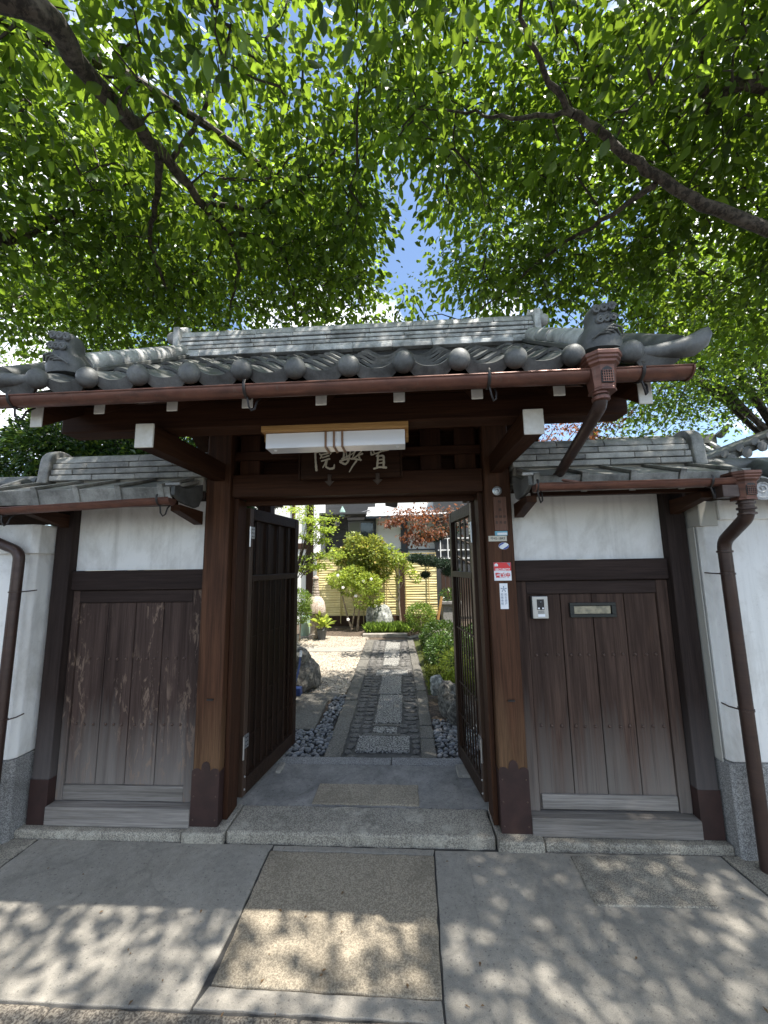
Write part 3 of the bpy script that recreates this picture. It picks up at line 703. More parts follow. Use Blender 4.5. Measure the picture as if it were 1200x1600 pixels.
# descending ridges with a wave ornament at the foot
def spiral(c, r, turns, ax, ay, n=22, r_end=.12):
    out = []
    for k in range(n):
        t = k/(n-1); a = turns*6.2832*t; q = r*(1-t*(1-r_end))
        out.append(Vector(c)+Vector(ax)*(q*math.cos(a))+Vector(ay)*(q*math.sin(a)))
    return out
def wave(cx, cy, z0, s):
    w = empty_part = None
    b = MB()
    # body: tapering block, wide foot and neck leaning to the front
    secs = [(0, .088, .075, 0), (.03, .094, .08, 0), (.07, .085, .078, -.004), (.105, .062, .066, -.008), (.135, .05, .058, -.012), (.17, .054, .055, -.016), (.195, .046, .045, -.018), (.212, .022, .022, -.018)]
    n = 16; vs = []; fs = []
    for z, rx, ry, dy in secs:
        for k in range(n):
            a = 6.2832*k/n; c, s_ = math.cos(a), math.sin(a)
            vs.append((cx+rx*math.copysign(abs(c)**.75, c), cy+dy+ry*math.copysign(abs(s_)**.75, s_), z0+z))
    for i in range(len(secs)-1):
        for k in range(n): fs.append((i*n+k, i*n+(k+1) % n, (i+1)*n+(k+1) % n, (i+1)*n+k))
    fs += [tuple(range(n))[::-1], tuple((len(secs)-1)*n+k for k in range(n))]
    b.add(vs, fs); b.build('wave_ornament', 'tile', roof, True)
    X, Z = (1, 0, 0), (0, 0, 1)
    c = MB()
    for k in range(3):
        c.tube(spiral((cx-s*.032+s*.034*k, cy-.072, z0+.172+.006*k), .019, 1.6, (s, 0, 0), Z), [.0085]*18+[.007]*4, 6)
        c.tube(spiral((cx-s*.02+s*.028*k, cy-.076, z0+.120+.004*k), .018, 1.5, (s, 0, 0), Z), [.008]*22, 6)
    for k in range(4):
        pts = [(cx+s*(.075-.012*k), cy-.066, z0+.055-.004*k), (cx+s*(.062-.018*k), cy-.082, z0+.078-.008*k), (cx+s*(.03-.020*k), cy-.084, z0+.088-.012*k), (cx+s*(-.01-.018*k), cy-.083, z0+.07-.014*k)]
        c.tube(pts, [.004, .006, .006, .003], 6)
    c.build('wave_curls', 'tile', roof, True)
for s, xt, xf in ((1, .955, .885), (-1, -1.665, -1.62)):
    A = Vector((xt-s*.03, RY-.09, zt(RY-.09)+.09)); B = Vector((xf, -.74, zt(-.74)+.075))
    nseg = 4
    for k in range(nseg):
        a = A.lerp(B, k/nseg); b = A.lerp(B, (k+1)/nseg)
        d = (b-a).normalized()
        MB().tube([a+Vector((0, 0, .006)), b+d*.012], [.050, .056], 14).build('descending_ridge_cap', 'tile_lt', roof, True)
    mm = MB(); q = Vector((.07, 0, 0))
    for off, ww in ((-.045, .075), (-.078, .085)):
        mm = MB(); 
        mm.add([A+Vector((sx*ww, 0, off+h)) for h in (0, .028) for sx in (-1, 1)]+[B+Vector((sx*ww, .0, off+h)) for h in (0, .028) for sx in (-1, 1)],
               [(0, 1, 3, 2), (4, 6, 7, 5), (0, 4, 5, 1), (2, 3, 7, 6), (0, 2, 6, 4), (1, 5, 7, 3)])
        mm.build('ridge_tile', 'tile', roof, bevel=.004)
    wave(xf+s*.01, -.80, zt(-.80)+.012, s)

# gutters ------------------------------------------------------------
def gutter(parent, p0, p1, r, hooks, mat='copper', end=(True, True), loop=.07):
    p0, p1 = Vector(p0), Vector(p1); d = (p1-p0).normalized(); n = 12; vs = []; fs = []
    for p in (p0, p1):
        for rr in (r, r-.003):
            for k in range(n+1):
                a = math.pi*k/n; vs.append(p+Vector((0, -rr*math.cos(a), -rr*math.sin(a)*1.05)))
    w = n+1
    for k in range(n):
        fs += [(k, k+1, 2*w+k+1, 2*w+k), (w+k, 3*w+k, 3*w+k+1, w+k+1)]
        fs += [(k, w+k, w+k+1, k+1), (2*w+k, 2*w+k+1, 3*w+k+1, 3*w+k)]
    fs += [(0, 2*w, 3*w, w), (n, w+n, 3*w+n, 2*w+n)]
    m = MB().add(vs, fs)
    m.tube([p0+Vector((0, -r, .001)), p1+Vector((0, -r, .001))], .0045, 8)       # rolled front lip
    g = m.build('gutter', mat, parent, True)
    for p, e, s in ((p0, end[0], 1), (p1, end[1], -1)):
        if e:
            q = p+d*s*.001
            MB().prism([q+Vector((0, -(r+.006)*math.cos(math.pi*k/n), -(r+.006)*math.sin(math.pi*k/n)*1.05)) for k in range(n+1)], d*(-s*.006)).build('gutter_end_cap', mat, g)
    for hx in hooks:
        c = p0+(p1-p0)*((hx-p0.x)/(p1.x-p0.x)); hk = MB()
        hk.tube([c+Vector((0, -(r+.004)*math.cos(math.pi*k/10), -(r+.004)*math.sin(math.pi*k/10)*1.05)) for k in range(-2, 11)], .0065, 6, flat=.5)
        hk.tube([c+Vector((.004, -r*.2, -r*1.08)), c+Vector((.012, -.01, -r-.02-loop*.5)), c+Vector((.020, .0, -r-.01-loop)), c+Vector((.032, .006, -r-.004-loop*.9)), c+Vector((.036, .015, -r-loop*.3)), c+Vector((.038, .05, -r*.55))], .0045, 6)
        hk.build('gutter_hook', 'iron', g, True)
    return g
GZ = 2.357
gut = gutter(gate, (-1.97, -.962, GZ-.002), (at(1078, 575, -.98).x, -.962, GZ+.004), .038, [at(381, 600, -1.0).x, at(765, 590, -1.0).x, at(1007, 580, -1.0).x, at(12, 620, -1.).x], loop=.05)
def hopper(parent, c, w, h, mat='copper'):
    """faceted rain-water head: flared cornice, body with an arched grille, neck"""
    c = Vector(c); m = MB()
    secs = [(1.0, 0), (1.0, -.10), (.93, -.13), (.93, -.19), (.84, -.23), (.84, -.29), (.74, -.33), (.70, -.36), (.58, -.92), (.62, -.94), (.62, -1.0)]
    def ring(sc, z):
        a = w/2*sc; return [c+Vector((x*a, y*a, z*h)) for x, y in ((-1, .8), (-1, -.42), (-.55, -.9), (.55, -.9), (1, -.42), (1, .8))]
    vs = []; fs = []
    for sc, z in secs: vs += ring(sc, z)
    for i in range(len(secs)-1):
        for k in range(6): fs.append((i*6+k, i*6+(k+1) % 6, i*6+6+(k+1) % 6, i*6+6+k))
    fs += [tuple(range(6)), tuple(len(secs)*6-6+k for k in range(6))[::-1]]
    m.add(vs, fs); b = m.build('rain_hopper', mat, parent, bevel=.0015)
    yf = c.y-.9*w/2*.60-.003; gw = w*.17; zc = c.z-.64*h
    ar = [(c.x-gw, yf, zc-.2*h), (c.x+gw, yf, zc-.2*h), (c.x+gw, yf, zc+.12*h), (c.x+gw*.6, yf, zc+.2*h), (c.x, yf, zc+.25*h), (c.x-gw*.6, yf, zc+.2*h), (c.x-gw, yf, zc+.12*h)]
    gm = MB().prism(ar, (0, -.003, 0)).build('grille', 'iron', b)
    gr = MB()
    for i in range(-2, 3): gr.box(c.x+i*gw*.36-.0012, c.x+i*gw*.36+.0012, yf-.006, yf-.0031, zc-.18*h, zc+.14*h)
    for i in range(5): gr.box(c.x-gw*.9, c.x+gw*.9, yf-.0058, yf-.0032, zc-.17*h+i*.07*h, zc-.17*h+i*.07*h+.0022)
    gr.build('grille_bars', mat, b)
    return b
def elbowed(pts, r=.03, k=5):
    """round the corners of a pipe run"""
    P = [Vector(p) for p in pts]; out = [P[0]]
    for i in range(1, len(P)-1):
        a = (P[i-1]-P[i]).normalized(); b = (P[i+1]-P[i]).normalized(); 
        for j in range(k+1):
            t = j/k; q0 = P[i]+a*r*(1-t); q1 = P[i]+b*r*t; out.append(q0.lerp(q1, t))
    return out+[P[-1]]
hc = at(940, 553, -1.0); hop = hopper(gut, (hc.x, -.985, 2.418), .142, .152)
pa = Vector((hc.x-.012, -.985, 2.27)); pb = Vector((hc.x-.012, -.975, 2.215)); pc = at(873, 748, -.30); pd = pc+Vector((.16, -.005, -.045))
dp = MB().tube(elbowed([pa, pb, pc+Vector((0, 0, .02))], .03), .026, 14)
dp.build('downpipe', 'copper_dk', gut, True)
for q, w_ in ((Vector((pa.x, pa.y, 2.262)), .031), (Vector((pa.x, pa.y, 2.240)), .033)):
    MB().lathe([(w_*.9, -.008), (w_, -.006), (w_, .006), (w_*.9, .008)], q, 16).build('pipe_collar', 'copper', gut, True)
MB().tube(elbowed([pc+Vector((-.004, 0, .03)), pc+Vector((-.004, -.01, -.005)), pd], .02), .024, 12).build('downpipe_outlet', 'copper', gut, True)

# ================================================================== SIDE BAYS
def side_bay(left):
    if left:
        ob = empty('side_wing', (-1.85, .08, .04), 'left wing of the gate, flaking dark plank panel under white plaster and small tiled roof', 'wall')
        xo0, xo1, xi0, xi1 = -2.388, -2.272, -1.349, -1.349   # outer post, pillar side
        pxs = [-2.219, -2.019, -1.825, -1.629, -1.430]; pm = 'plankL'; zs = .150
    else:
        ob = empty('side_wing', (1.2, .08, .04), 'right wing of the gate, brown plank door with mail slot and intercom under white plaster', 'wall')
        xo0, xo1 = 1.627, 1.745; xi0 = .687
        pxs = [.757, .967, 1.161, 1.357, 1.552]; pm = 'plankR'; zs = .142
    a, b = (xo1, xi0) if left else (xi0, xo0)          # clear width
    a += .001; b -= .001
    p = bx('post', 'post', ob, xo0, xo1, .0, .14, .043, 2.06, .006)
    e = .003
    s = MB(); zt_ = .30
    s.box(xo0-e, xo1+e, -e, -.0005, .043, zt_); s.box(xo0-e, xo0-.0005, .0, .13, .043, zt_); s.box(xo1+.0005, xo1+e, .0, .13, .043, zt_)
    s.build('copper_shoe', 'shoe', p)
    bx('sill', 'sill', ob, a, b, -.012, .100, .044, zs, .005)
    bx('cross_rail', 'side_x', ob, a, b, .028, .12, 1.462 if left else 1.486, 1.592 if left else 1.614, .005)
    bx('plaster_panel', 'plaster', ob, a, b, .060, .11, 1.593 if left else 1.615, 2.055, 0)
    bx('wall_plate', 'side_x', ob, xo0, b+.0 if left else xo1, .0-.012, .13, 2.062, 2.11, .004)
    zr = 1.460 if left else 1.484
    d = bx('door_panel', pm, ob, a+.005, b-.005, .082, .098, zs+.004, zr, 0)
    z1 = 1.376 if left else 1.400; zk = .245
    bx('door_stile', pm, d, a+.004, pxs[0]-.001, .050, .082, zs+.004, zr-.002, .003)
    bx('door_stile', pm, d, pxs[4]+.001, b-.004, .050, .082, zs+.004, zr-.002, .003)
    bx('door_rail', 'side_x', d, pxs[0], pxs[4], .050, .082, z1+.002, zr-.002, .003)
    if left: bx('door_rail', 'sill', d, pxs[0], pxs[4], .052, .082, zs+.006, zk-.002, .003)
    else: bx('kick_board', 'sill', d, pxs[0]+.012, pxs[4]-.01, .045, .062, .160, .238, .003)
    nm = MB().lathe([(.0095, 0), (.0085, .004), (.005, .007), (.0015, .008)], (0, 0, 0), 8, Matrix.Rotation(R(90), 4, 'X')).mesh('nail_head', M['nail'], True)
    for i in range(4):
        w0, w1 = pxs[i]+.0022, pxs[i+1]-.0022
        bx('plank', pm, d, w0, w1, .062, .080, (zk if left else zs+.006), z1, .0035)
        for zz in ((1.012, .606) if left else (1.028, .614)):
            for t in (.2, .5, .8):
                inst('nail_head', nm, T((w0+(w1-w0)*t+rnd.uniform(-.006, .006), .0615, zz+rnd.uniform(-.003, .003))), d)
    # little roof
    ex0, ex1 = (-2.505, XL-.125) if left else (XR+.12, 1.80)
    pol = [(-.285, 2.012), (.055, 2.155), (.395, 2.012), (.395, 1.995), (.055, 2.12), (-.285, 1.995)]
    rf = MB().prism([(ex0+.01, y, z) for y, z in pol], (ex1-ex0-.02, 0, 0)).build('wing_roof', 'deck', ob)
    for y in (-.2,):                                       # eave bearer and cantilever arms
        bx('eave_bearer', 'beam_x', ob, ex0+.02, ex1-.02, -.245, -.205, 1.982, 2.018, .003)
    for x in ((xo0+.06, XL-.125) if left else (XR+.125, xo1-.06)):
        MB().prism([(x-.03, -.27, 1.982), (x-.03, -.27, 1.945), (x-.03, -.002, 1.885), (x-.03, -.002, 1.975)], (.06, 0, 0)).build('cantilever_arm', 'beam_y', ob, bevel=.003)
    # flat eave tiles with a raised lap
    w = .262; x = ex0; k = 0
    dirn = Vector((0, .34, .118)).normalized(); nrm = Vector((0, -dirn.z, dirn.y))
    while x < ex1-.03:
        x2 = min(x+w, ex1)
        m = MB(); y0, z0 = -.315, 2.045
        fm = frame(Vector((x, y0, z0)), Vector((1, 0, 0)), dirn, nrm)
        m.box(.002, x2-x-.002, .0, .345, .018, .040, fm)                       # pan
        m.box(.002, x2-x-.002, -.012, .006, -.050, .0405, fm)                 # front lip
        m.box(.0, .034, -.022, .345, .042, .060, fm); m.box(.0, .034, -.022, -.0125, -.054, .060, fm)   # lap rib
        m.build('eave_tile', 'tile_side', rf, bevel=.003)
        m2 = MB(); fm2 = T((0, .11, 0)) @ Matrix.Diagonal((1, -1, 1, 1)) @ fm
        m2.box(.002, x2-x-.002, .0, .345, .018, .040, fm2); m2.build('rear_tile', 'tile_side', rf)
        x = x2; k += 1
    # ridge of flat tiles
    rx0, rx1 = (-2.43, XL-.09) if left else (XR+.09, 1.80)
    yc = .055
    bx('ridge_core', 'plaster_dk', rf, rx0+.02, rx1-.01, yc-.07, yc+.07, 2.12, 2.33, 0)
    for c in range(3):
        ww = .108-.010*c; z0 = 2.205+.044*c; x = rx0-(.12 if c % 2 else .0)-.03*c
        while x < rx1:
            xa, xb_ = max(x, rx0), min(x+.305, rx1)
            if xb_-xa > .02:
                dy = rnd.uniform(-.003, .003)
                bx('ridge_tile', 'tile_side', rf, xa+.001, xb_-.001, yc-ww+dy, yc+ww+dy, z0, z0+.036, .005)
            x += .305
    x = rx0
    while x < rx1-.02:
        x2 = min(x+.30, rx1)
        pr_ = [(yc-.072*math.cos(math.pi*k/10), 2.337+.062*math.sin(math.pi*k/10)) for k in range(11)]
        MB().prism([(x+.001, a_, b_) for a_, b_ in pr_], (x2-x-.002, 0, 0)).build('ridge_cap_tile', 'tile_side', rf, True, bevel=.003); x = x2
    # rounded end tile: an arched hood
    s_ = -1 if left else 1; xe = rx0 if left else rx1
    arch = [(yc-.118+.0*k, 2.195) for k in range(1)]
    arch = [(yc-.125, 2.185)]+[(yc-.112*math.cos(math.pi*k/12), 2.335+.105*math.sin(math.pi*k/12)) for k in range(13)]+[(yc+.125, 2.185)]
    MB().prism([(xe+s_*.001, a_, b_) for a_, b_ in arch], (s_*.075, 0, 0)).build('ridge_end_tile', 'tile_side', rf, bevel=.010, smooth=False)
    # carved flank tile against the pillar
    xi = XL-.105 if left else XR+.105; s_ = 1 if left else -1
    m = MB()
    pol = [(-.335, 2.10), (-.335, 2.03), (-.24, 1.995), (-.10, 1.985), (-.06, 2.0), (-.02, 2.07), (-.02, 2.155), (-.2, 2.09)]
    MB().prism([(xi-.012, y, z) for y, z in pol], (.024, 0, 0)).build('carved_flank_tile', 'tile', rf, bevel=.004)
    c = MB()
    for q in (0, 1):
        c.tube(spiral((xi+s_*-.014, -.20+.09*q, 2.035+.01*q), .026, 1.4, (0, 1, 0), (0, 0, 1)), .0045, 6)
        c.tube([(xi-s_*.014, -.30+.11*q, 2.06), (xi-s_*.015, -.26+.11*q, 2.02), (xi-s_*.014, -.2+.10*q, 2.01)], .0045, 6)
    c.build('scroll_carving', 'tile_side', rf, True)
    bx('flank_cap', 'tile_lt', rf, xi-.045, xi+.045, -.345, -.325, 2.085, 2.102, .003)
    # gutter
    if left: gutter(ob, at(-30, 803, -.37)+Vector((0, 0, .02)), at(268, 780, -.37)+Vector((0, 0, .004)), .034, [at(4, 800, -.37).x, at(250, 790, -.37).x], loop=.055)
    else:
        gg = gutter(ob, at(836, 760, -.37)+Vector((0, 0, .008)), at(1150, 750, -.37)+Vector((0, 0, .002)), .034, [at(838, 770, -.37).x, at(1108, 765, -.37).x], loop=.055)
    return ob, d
wingL, doorL = side_bay(True); wingR, doorR = side_bay(False)
# mail slot in the right-hand door
m0, m1 = at(889, 942, .055), at(963, 964, .055)
ms = MB()
ms.box(m0.x, m1.x, .046, .0615, m0.z-.018, m0.z); ms.box(m0.x, m1.x, .046, .0615, m1.z, m1.z+.018)
ms.box(m0.x, m0.x+.026, .046, .0615, m1.z+.0185, m0.z-.0185); ms.box(m1.x-.026, m1.x, .046, .0615, m1.z+.0185, m0.z-.0185)
ms.build('mail_slot', 'darkmetal', doorR, bevel=.002)
bx('mail_slot_flap', 'brass', doorR, m0.x+.028, m1.x-.03, .0535, .061, m1.z+.02, m0.z-.02, .002)

# ================================================================== GATE LEAVES
def gate_leaf(hx, hy, fx, fy, label, backing, fs=-1):
    o = Vector((hx, hy, .085)); u = Vector((fx-hx, fy-hy, 0)); w = u.length; u.normalize()
    v = Vector((0, 0, 1)).cross(u)                     # thickness direction
    ob = empty('hinged_gate', o, label, 'gate leaf', 'pair of slatted gate doors swung open inward')
    fm = frame(o, u, v, Vector((0, 0, 1))); H = 1.945
    def b(name, mat, x0, x1, y0, y1, z0, z1, bev=.003): return MB().box(x0, x1, y0, y1, z0, z1, fm).build(name, mat, ob, bevel=bev)
    b('hinge_stile', 'stile', 0, .045, -.022, .022, 0, H)
    b('free_stile', 'doorleaf', w-.06, w, -.024, .024, 0, H)
    b('bottom_rail', 'leafrail', .046, w-.061, -.022, .022, .0, .10)
    b('top_rail', 'leafrail', .046, w-.061, -.022, .022, H-.085, H)
    b('middle_rail', 'leafrail', .046, w-.061, -.024, .024, 1.41, 1.455)
    n = 8
    for k in range(n):
        x = .05+(w-.115)*(k+.5)/n; b('slat', 'doorleaf', x-.011, x+.011, -.004, .004, .101, 1.409, .0015)
    for k in range(4):
        x = .05+(w-.115)*(k+.5)/4; b('slat', 'doorleaf', x-.019, x+.019, -.004, .004, 1.456, H-.086, .0015)
    if backing:
        b('back_board', 'doorleaf', .046, w-.061, .0185 if backing > 0 else -.030, .030 if backing > 0 else -.0165, .05, H-.04, 0)
    for zz in (.33, .58, 1.0):
        b('thin_rail', 'leafrail', .046, w-.061, .0045, .010, zz, zz+.012, 0)
    for zz in (.30, 1.72):
        hb = MB(); hb.box(.004, .052, *sorted((fs*.0285, fs*.0225)), zz, zz+.085, fm); hb.tube([fm @ Vector((-.012, fs*.03, zz-.06)), fm @ Vector((-.012, fs*.03, zz+.085))], .0075, 8)
        h_ = hb.build('hinge', 'steel', ob)
        hs = MB()
        for i in range(2):
            for j in range(3): hs.box(.014+.02*i, .022+.02*i, *sorted((fs*.0300, fs*.0288)), zz+.012+.026*j, zz+.020+.026*j, fm)
        hs.build('hinge_screw', 'iron', h_)
    for zz in (.02, .10): MB().lathe([(.008, 0), (.006, .003), (.002, .004)], fm @ Vector((.022, fs*.0225, zz+.02)), 8, Matrix.Rotation(R(90), 4, 'X')).build('bolt', 'steel', ob, True)
    return ob
gate_leaf(-1.148, .235, -1.022, 1.035, 'dark slatted gate door swung open on the left, beside the boulder', 1)
gate_leaf(.484, .235, .398, .850, 'dark slatted gate door swung open on the right, garden showing between its slats', 0, 1)
for o in col.objects:
    pass

# ================================================================== OUTER PLASTER WALLS
def outer_wall(left):
    if left:
        ob = empty('boundary_wall', (-3.4, .05, 0), 'white plaster boundary wall on granite base at the left edge, thin brown downpipe on it', 'wall')
        x0, x1, yf = -6.5, -2.425, -.105
    else:
        ob = empty('boundary_wall', (3.4, .05, 0), 'white plaster boundary wall on granite base at the right edge, thick downpipe in front', 'wall')
        x0, x1, yf = 1.772, 6.5, -.075
    yb = .18; c = .03
    zb = .455 if left else .478
    def poly(e):
        a, b = x0-e, x1+e
        if left: return [(a, yb), (a, yf-e), (b-c, yf-e), (b, yf-e+c), (b, yb)]
        return [(a, yb), (a, yf-e+c), (a+c*.6, yf-e), (b, yf-e), (b, yb)]
    MB().prism([(x, y, zb+.002) for x, y in poly(0)], (0, 0, 1.90-zb)).build('plaster_face', 'plaster', ob, bevel=.008)
    # granite base stones
    xs = ([-6.5, -5.2, -4.1, -3.1, x1+.012] if left else [x0-.012, 1.99, 3.0, 4.1, 5.2, 6.5])
    for i in range(len(xs)-1):
        a, b = xs[i]+.002, xs[i+1]-.002
        corner_r = left and i == len(xs)-2; corner_l = (not left) and i == 0
        e = .012
        pl_ = [(a, yb), (a, yf-e), (b, yf-e), (b, yb)]
        if corner_r: pl_ = [(a, yb), (a, yf-e), (b-c, yf-e), (b, yf-e+c), (b, yb)]
        if corner_l: pl_ = [(a, yb), (a, yf-e+.012), (a+.012, yf-e), (b, yf-e), (b, yb)]
        MB().prism([(x, y, -.02) for x, y in pl_], (0, 0, zb+.02)).build('base_stone', 'granite', ob, bevel=.006)
    zc = (1.71, 1.90) if left else (1.835, 1.955)
    e = .022
    if left: MB().prism([(x0, yb+.02, zc[0]), (x0, yf-e, zc[0]), (x1-c+e, yf-e, zc[0]), (x1+e, yf-e+c, zc[0]), (x1+e, yb+.02, zc[0])], (0, 0, zc[1]-zc[0])).build('plaster_cornice', 'plaster', ob, bevel=.006)
    else:
        MB().prism([(x0+.10, yb+.02, zc[0]), (x0+.10, yf-e, zc[0]), (x1, yf-e, zc[0]), (x1, yb+.02, zc[0])], (0, 0, zc[1]-zc[0])).build('plaster_cornice', 'plaster', ob, bevel=.006)
        bx('corner_patch', 'plaster_dk', ob, x0-.008, x0+.098, yf-.012, yb+.01, 1.80, 1.95, .006)
        bx('corner_board', 'plaster_dk', ob, x0-.019, x0-.0125, -.045, .12, .47, 1.80, .002)
    # tiled coping
    ex0, ex1 = (-6.5, -2.52) if left else (1.875, 6.5)
    zr = 1.975 if left else 1.955; yc = .04; run = .33
    rf = MB().prism([(ex0, yc-run, zr), (ex0, yc, zr+.20), (ex0, yc+run, zr), (ex0, yc+run, zr-.02), (ex0, yc, zr+.14), (ex0, yc-run, zr-.02)], (ex1-ex0, 0, 0)).build('wall_coping', 'deck', ob)
    x = ex1-.10 if left else ex0+.06
    sg = -1 if left else 1; k = 0
    dv = Vector((0, run, .20)).normalized()
    while ex0 < x < ex1 and k < (6 if not left else 6):
        p0 = Vector((x, yc-run-.02, zr+.025)); p1 = Vector((x, yc-.06, zr+.205))
        for q in range(2):
            a = p0.lerp(p1, q/2); b = p0.lerp(p1, (q+1)/2)
            MB().tube([a, b+dv*.01], [.062, .056], 14).build('cover_tile', 'tile', rf, True)
        d_ = MB().lathe([(.010, 0), (.064, .0), (.066, .012), (.052, .016), (.048, .011), (.01, .012)], p0+Vector((0, -.004, 0)), 18, Matrix.Rotation(R(90), 4, 'X'))
        d_.tube(spiral(p0+Vector((0, -.016, 0)), .038, 1.7, (1, 0, 0), (0, 0, 1)), .005, 6)
        d_.build('round_tile_end', 'tile_lt', rf, True)
        pn = MB(); n = 8
        for i in range(n+1):
            t = i/n; zz = -.035*math.sin(math.pi*t)
            for pp in (p0, p1):
                for h in (0, .016): pn.v.append((x+sg*.26*t, pp.y-.012, pp.z-.005+zz+h))
        for i in range(n):
            a = i*4; b = a+4; pn.f += [(a, b, b+2, a+2), (a+1, a+3, b+3, b+1), (a, a+1, b+1, b), (a+2, b+2, b+3, a+3)]
        pn.build('pan_tile', 'tile', rf, True)
        x += sg*.26; k += 1
    MB().tube([(ex0 if left else ex0+.02, yc, zr+.235), (ex1-.05, yc, zr+.235)], .055, 12).build('coping_ridge', 'tile', rf, True)
    bx('coping_ridge_base', 'tile_side', rf, ex0+.01, ex1-.02, yc-.085, yc+.085, zr+.15, zr+.205, .006)
    return ob
wallL = outer_wall(True); wallR = outer_wall(False)
# right downpipe with its rain-water head
pr0 = at(1158, 738, -.37); hp = hopper(wingR, (pr0.x, -.37, 2.058), .155, .150)
bx('hopper_bracket', 'copper_dk', hp, pr0.x-.13, pr0.x-.047, -.40, -.34, 1.925, 1.99, .003)
pq = [(pr0.x, -.37, 1.912), (pr0.x, -.37, 1.80), at(1131, 850, -.155), at(1131, 850, -.155)+Vector((.0, 0, -.06))]
foot = atz(1199, 1356, 0.0)
el2 = at(1131, 852, -.158)
run_ = elbowed([(pr0.x, -.37, 1.912), (pr0.x+.002, -.37, 1.825), (el2.x, -.158, 1.70), (el2.x, -.158, .0)], .045)
dpR = MB().tube(run_, .033, 16).build('downpipe', 'copper_dk', wingR, True)
for x_, y_, z_, w_ in ((pr0.x, -.37, 1.895, .040), (pr0.x, -.37, 1.865, .042), (pr0.x, -.37, 1.838, .041), (el2.x, -.158, 1.645, .039)):
    MB().lathe([(w_*.85, -.007), (w_, -.005), (w_, .005), (w_*.85, .007)], (x_, y_, z_), 16).build('pipe_collar', 'copper_dk', dpR, True)
for z_ in (1.52, .79):
    k = MB(); k.lathe([(.034, -.006), (.037, -.005), (.037, .005), (.034, .006)], (el2.x, -.158, z_), 14)
    k.tube([(el2.x-.037, -.158, z_), (el2.x-.06, -.12, z_+.002), (el2.x-.06, -.07, z_+.004)], .004, 6); k.build('pipe_clip', 'copper_dk', dpR, True)
# left downpipe
lp = at(31, 862, -.19)
dl = MB().tube(elbowed([lp+Vector((-.42, .0, .165)), lp+Vector((.0, 0, .0)), lp+Vector((0, 0, -1.72))], .05), .030, 14).build('downpipe', 'copper_dk', wallL, True)
for z_ in (1.47, .72):
    k = MB(); k.lathe([(.031, -.005), (.034, -.004), (.034, .004), (.031, .005)], (lp.x, -.19, z_), 14)
    k.tube([(lp.x+.03, -.19, z_), (lp.x+.055, -.15, z_+.003), (lp.x+.05, -.10, z_+.005)], .004, 6); k.build('pipe_clip', 'copper_dk', dl, True)



# ================================================================== THINGS FIXED TO THE GATE
# name plaque
pa_, pb_ = at(470, 750, -.06), at(626, 749, -.06)
plq = empty('name_plaque', ((pa_.x+pb_.x)/2, -.05, 2.16), 'dark wooden plaque with ivory brush calligraphy 宣妙院 over the gateway', 'plaque')
MB().box(pa_.x, pb_.x, -.068, -.038, 2.162, 2.50).build('board', 'board', plq, bevel=.004)
for x0_, x1_ in ((pa_.x-.012, pa_.x), (pb_.x, pb_.x+.012)): MB().box(x0_, x1_, -.076, -.034, 2.158, 2.504).build('edge_strip', 'board', plq, bevel=.003)
def zp(zx, zy): p = at(480+zx/6.667, 660+zy/6.667, -.0685); return p
def brush(strokes, name):
    m = MB()
    for pts, ws in strokes:
        P = [zp(*p) for p in pts]
        # resample smoothly
        Q = []; W = []
        for i in range(len(P)-1):
            for j in range(6):
                t = j/6; Q.append(P[i].lerp(P[i+1], t)); W.append(ws[i]*(1-t)+ws[i+1]*t)
        Q.append(P[-1]); W.append(ws[-1])
        for _ in range(2): Q = [Q[0]]+[(Q[k-1]+Q[k]*2+Q[k+1])/4 for k in range(1, len(Q)-1)]+[Q[-1]]
        s = .00403/6.667*.5; n = len(Q)
        for k in range(n):
            d = (Q[min(k+1, n-1)]-Q[max(k-1, 0)]).normalized(); q = Vector((-d.z, 0, d.x)); w = W[k]*s*(1+.12*math.sin(k*2.1))
            b0 = len(m.v); yy = -.0005-.0004*(len(m.f) % 7)/7
            m.v += [tuple(Q[k]+q*w+Vector((0, 0, 0))), tuple(Q[k]-q*w), tuple(Q[k]+q*w*.7+Vector((0, -.006+yy, 0))), tuple(Q[k]-q*w*.7+Vector((0, -.006+yy, 0)))]
            if k:
                a = b0-4; b = b0; m.f += [(a+2, b+2, b+3, a+3), (a, b, b+2, a+2), (a+1, a+3, b+3, b+1)]
            if k in (0, n-1): m.f.append((b0, b0+2, b0+3, b0+1))
        # rounded ends
        for e, w in ((Q[0], W[0]), (Q[-1], W[-1])):
            m.lathe([(w*s*1.02, 0), (w*s*.7, .006)], e, 9, Matrix.Rotation(R(90), 4, 'X'))
    return m.build(name, 'ivory', plq)
brush([([(88, 255), (84, 310), (88, 400), (97, 495)], [18, 22, 22, 30]), ([(85, 312), (122, 308)], [18, 14]), ([(130, 330), (152, 352), (138, 374)], [16, 18, 14]),
       ([(150, 338), (200, 326), (256, 300), (240, 332)], [14, 18, 24, 10]), ([(200, 270), (206, 318)], [16, 18]), ([(160, 368), (226, 346)], [13, 18]), ([(150, 404), (232, 380)], [14, 20]),
       ([(196, 396), (188, 430), (164, 470)], [20, 16, 12]), ([(208, 398), (192, 462), (232, 484), (276, 478), (284, 440)], [14, 20, 22, 26, 10])], 'character_in')
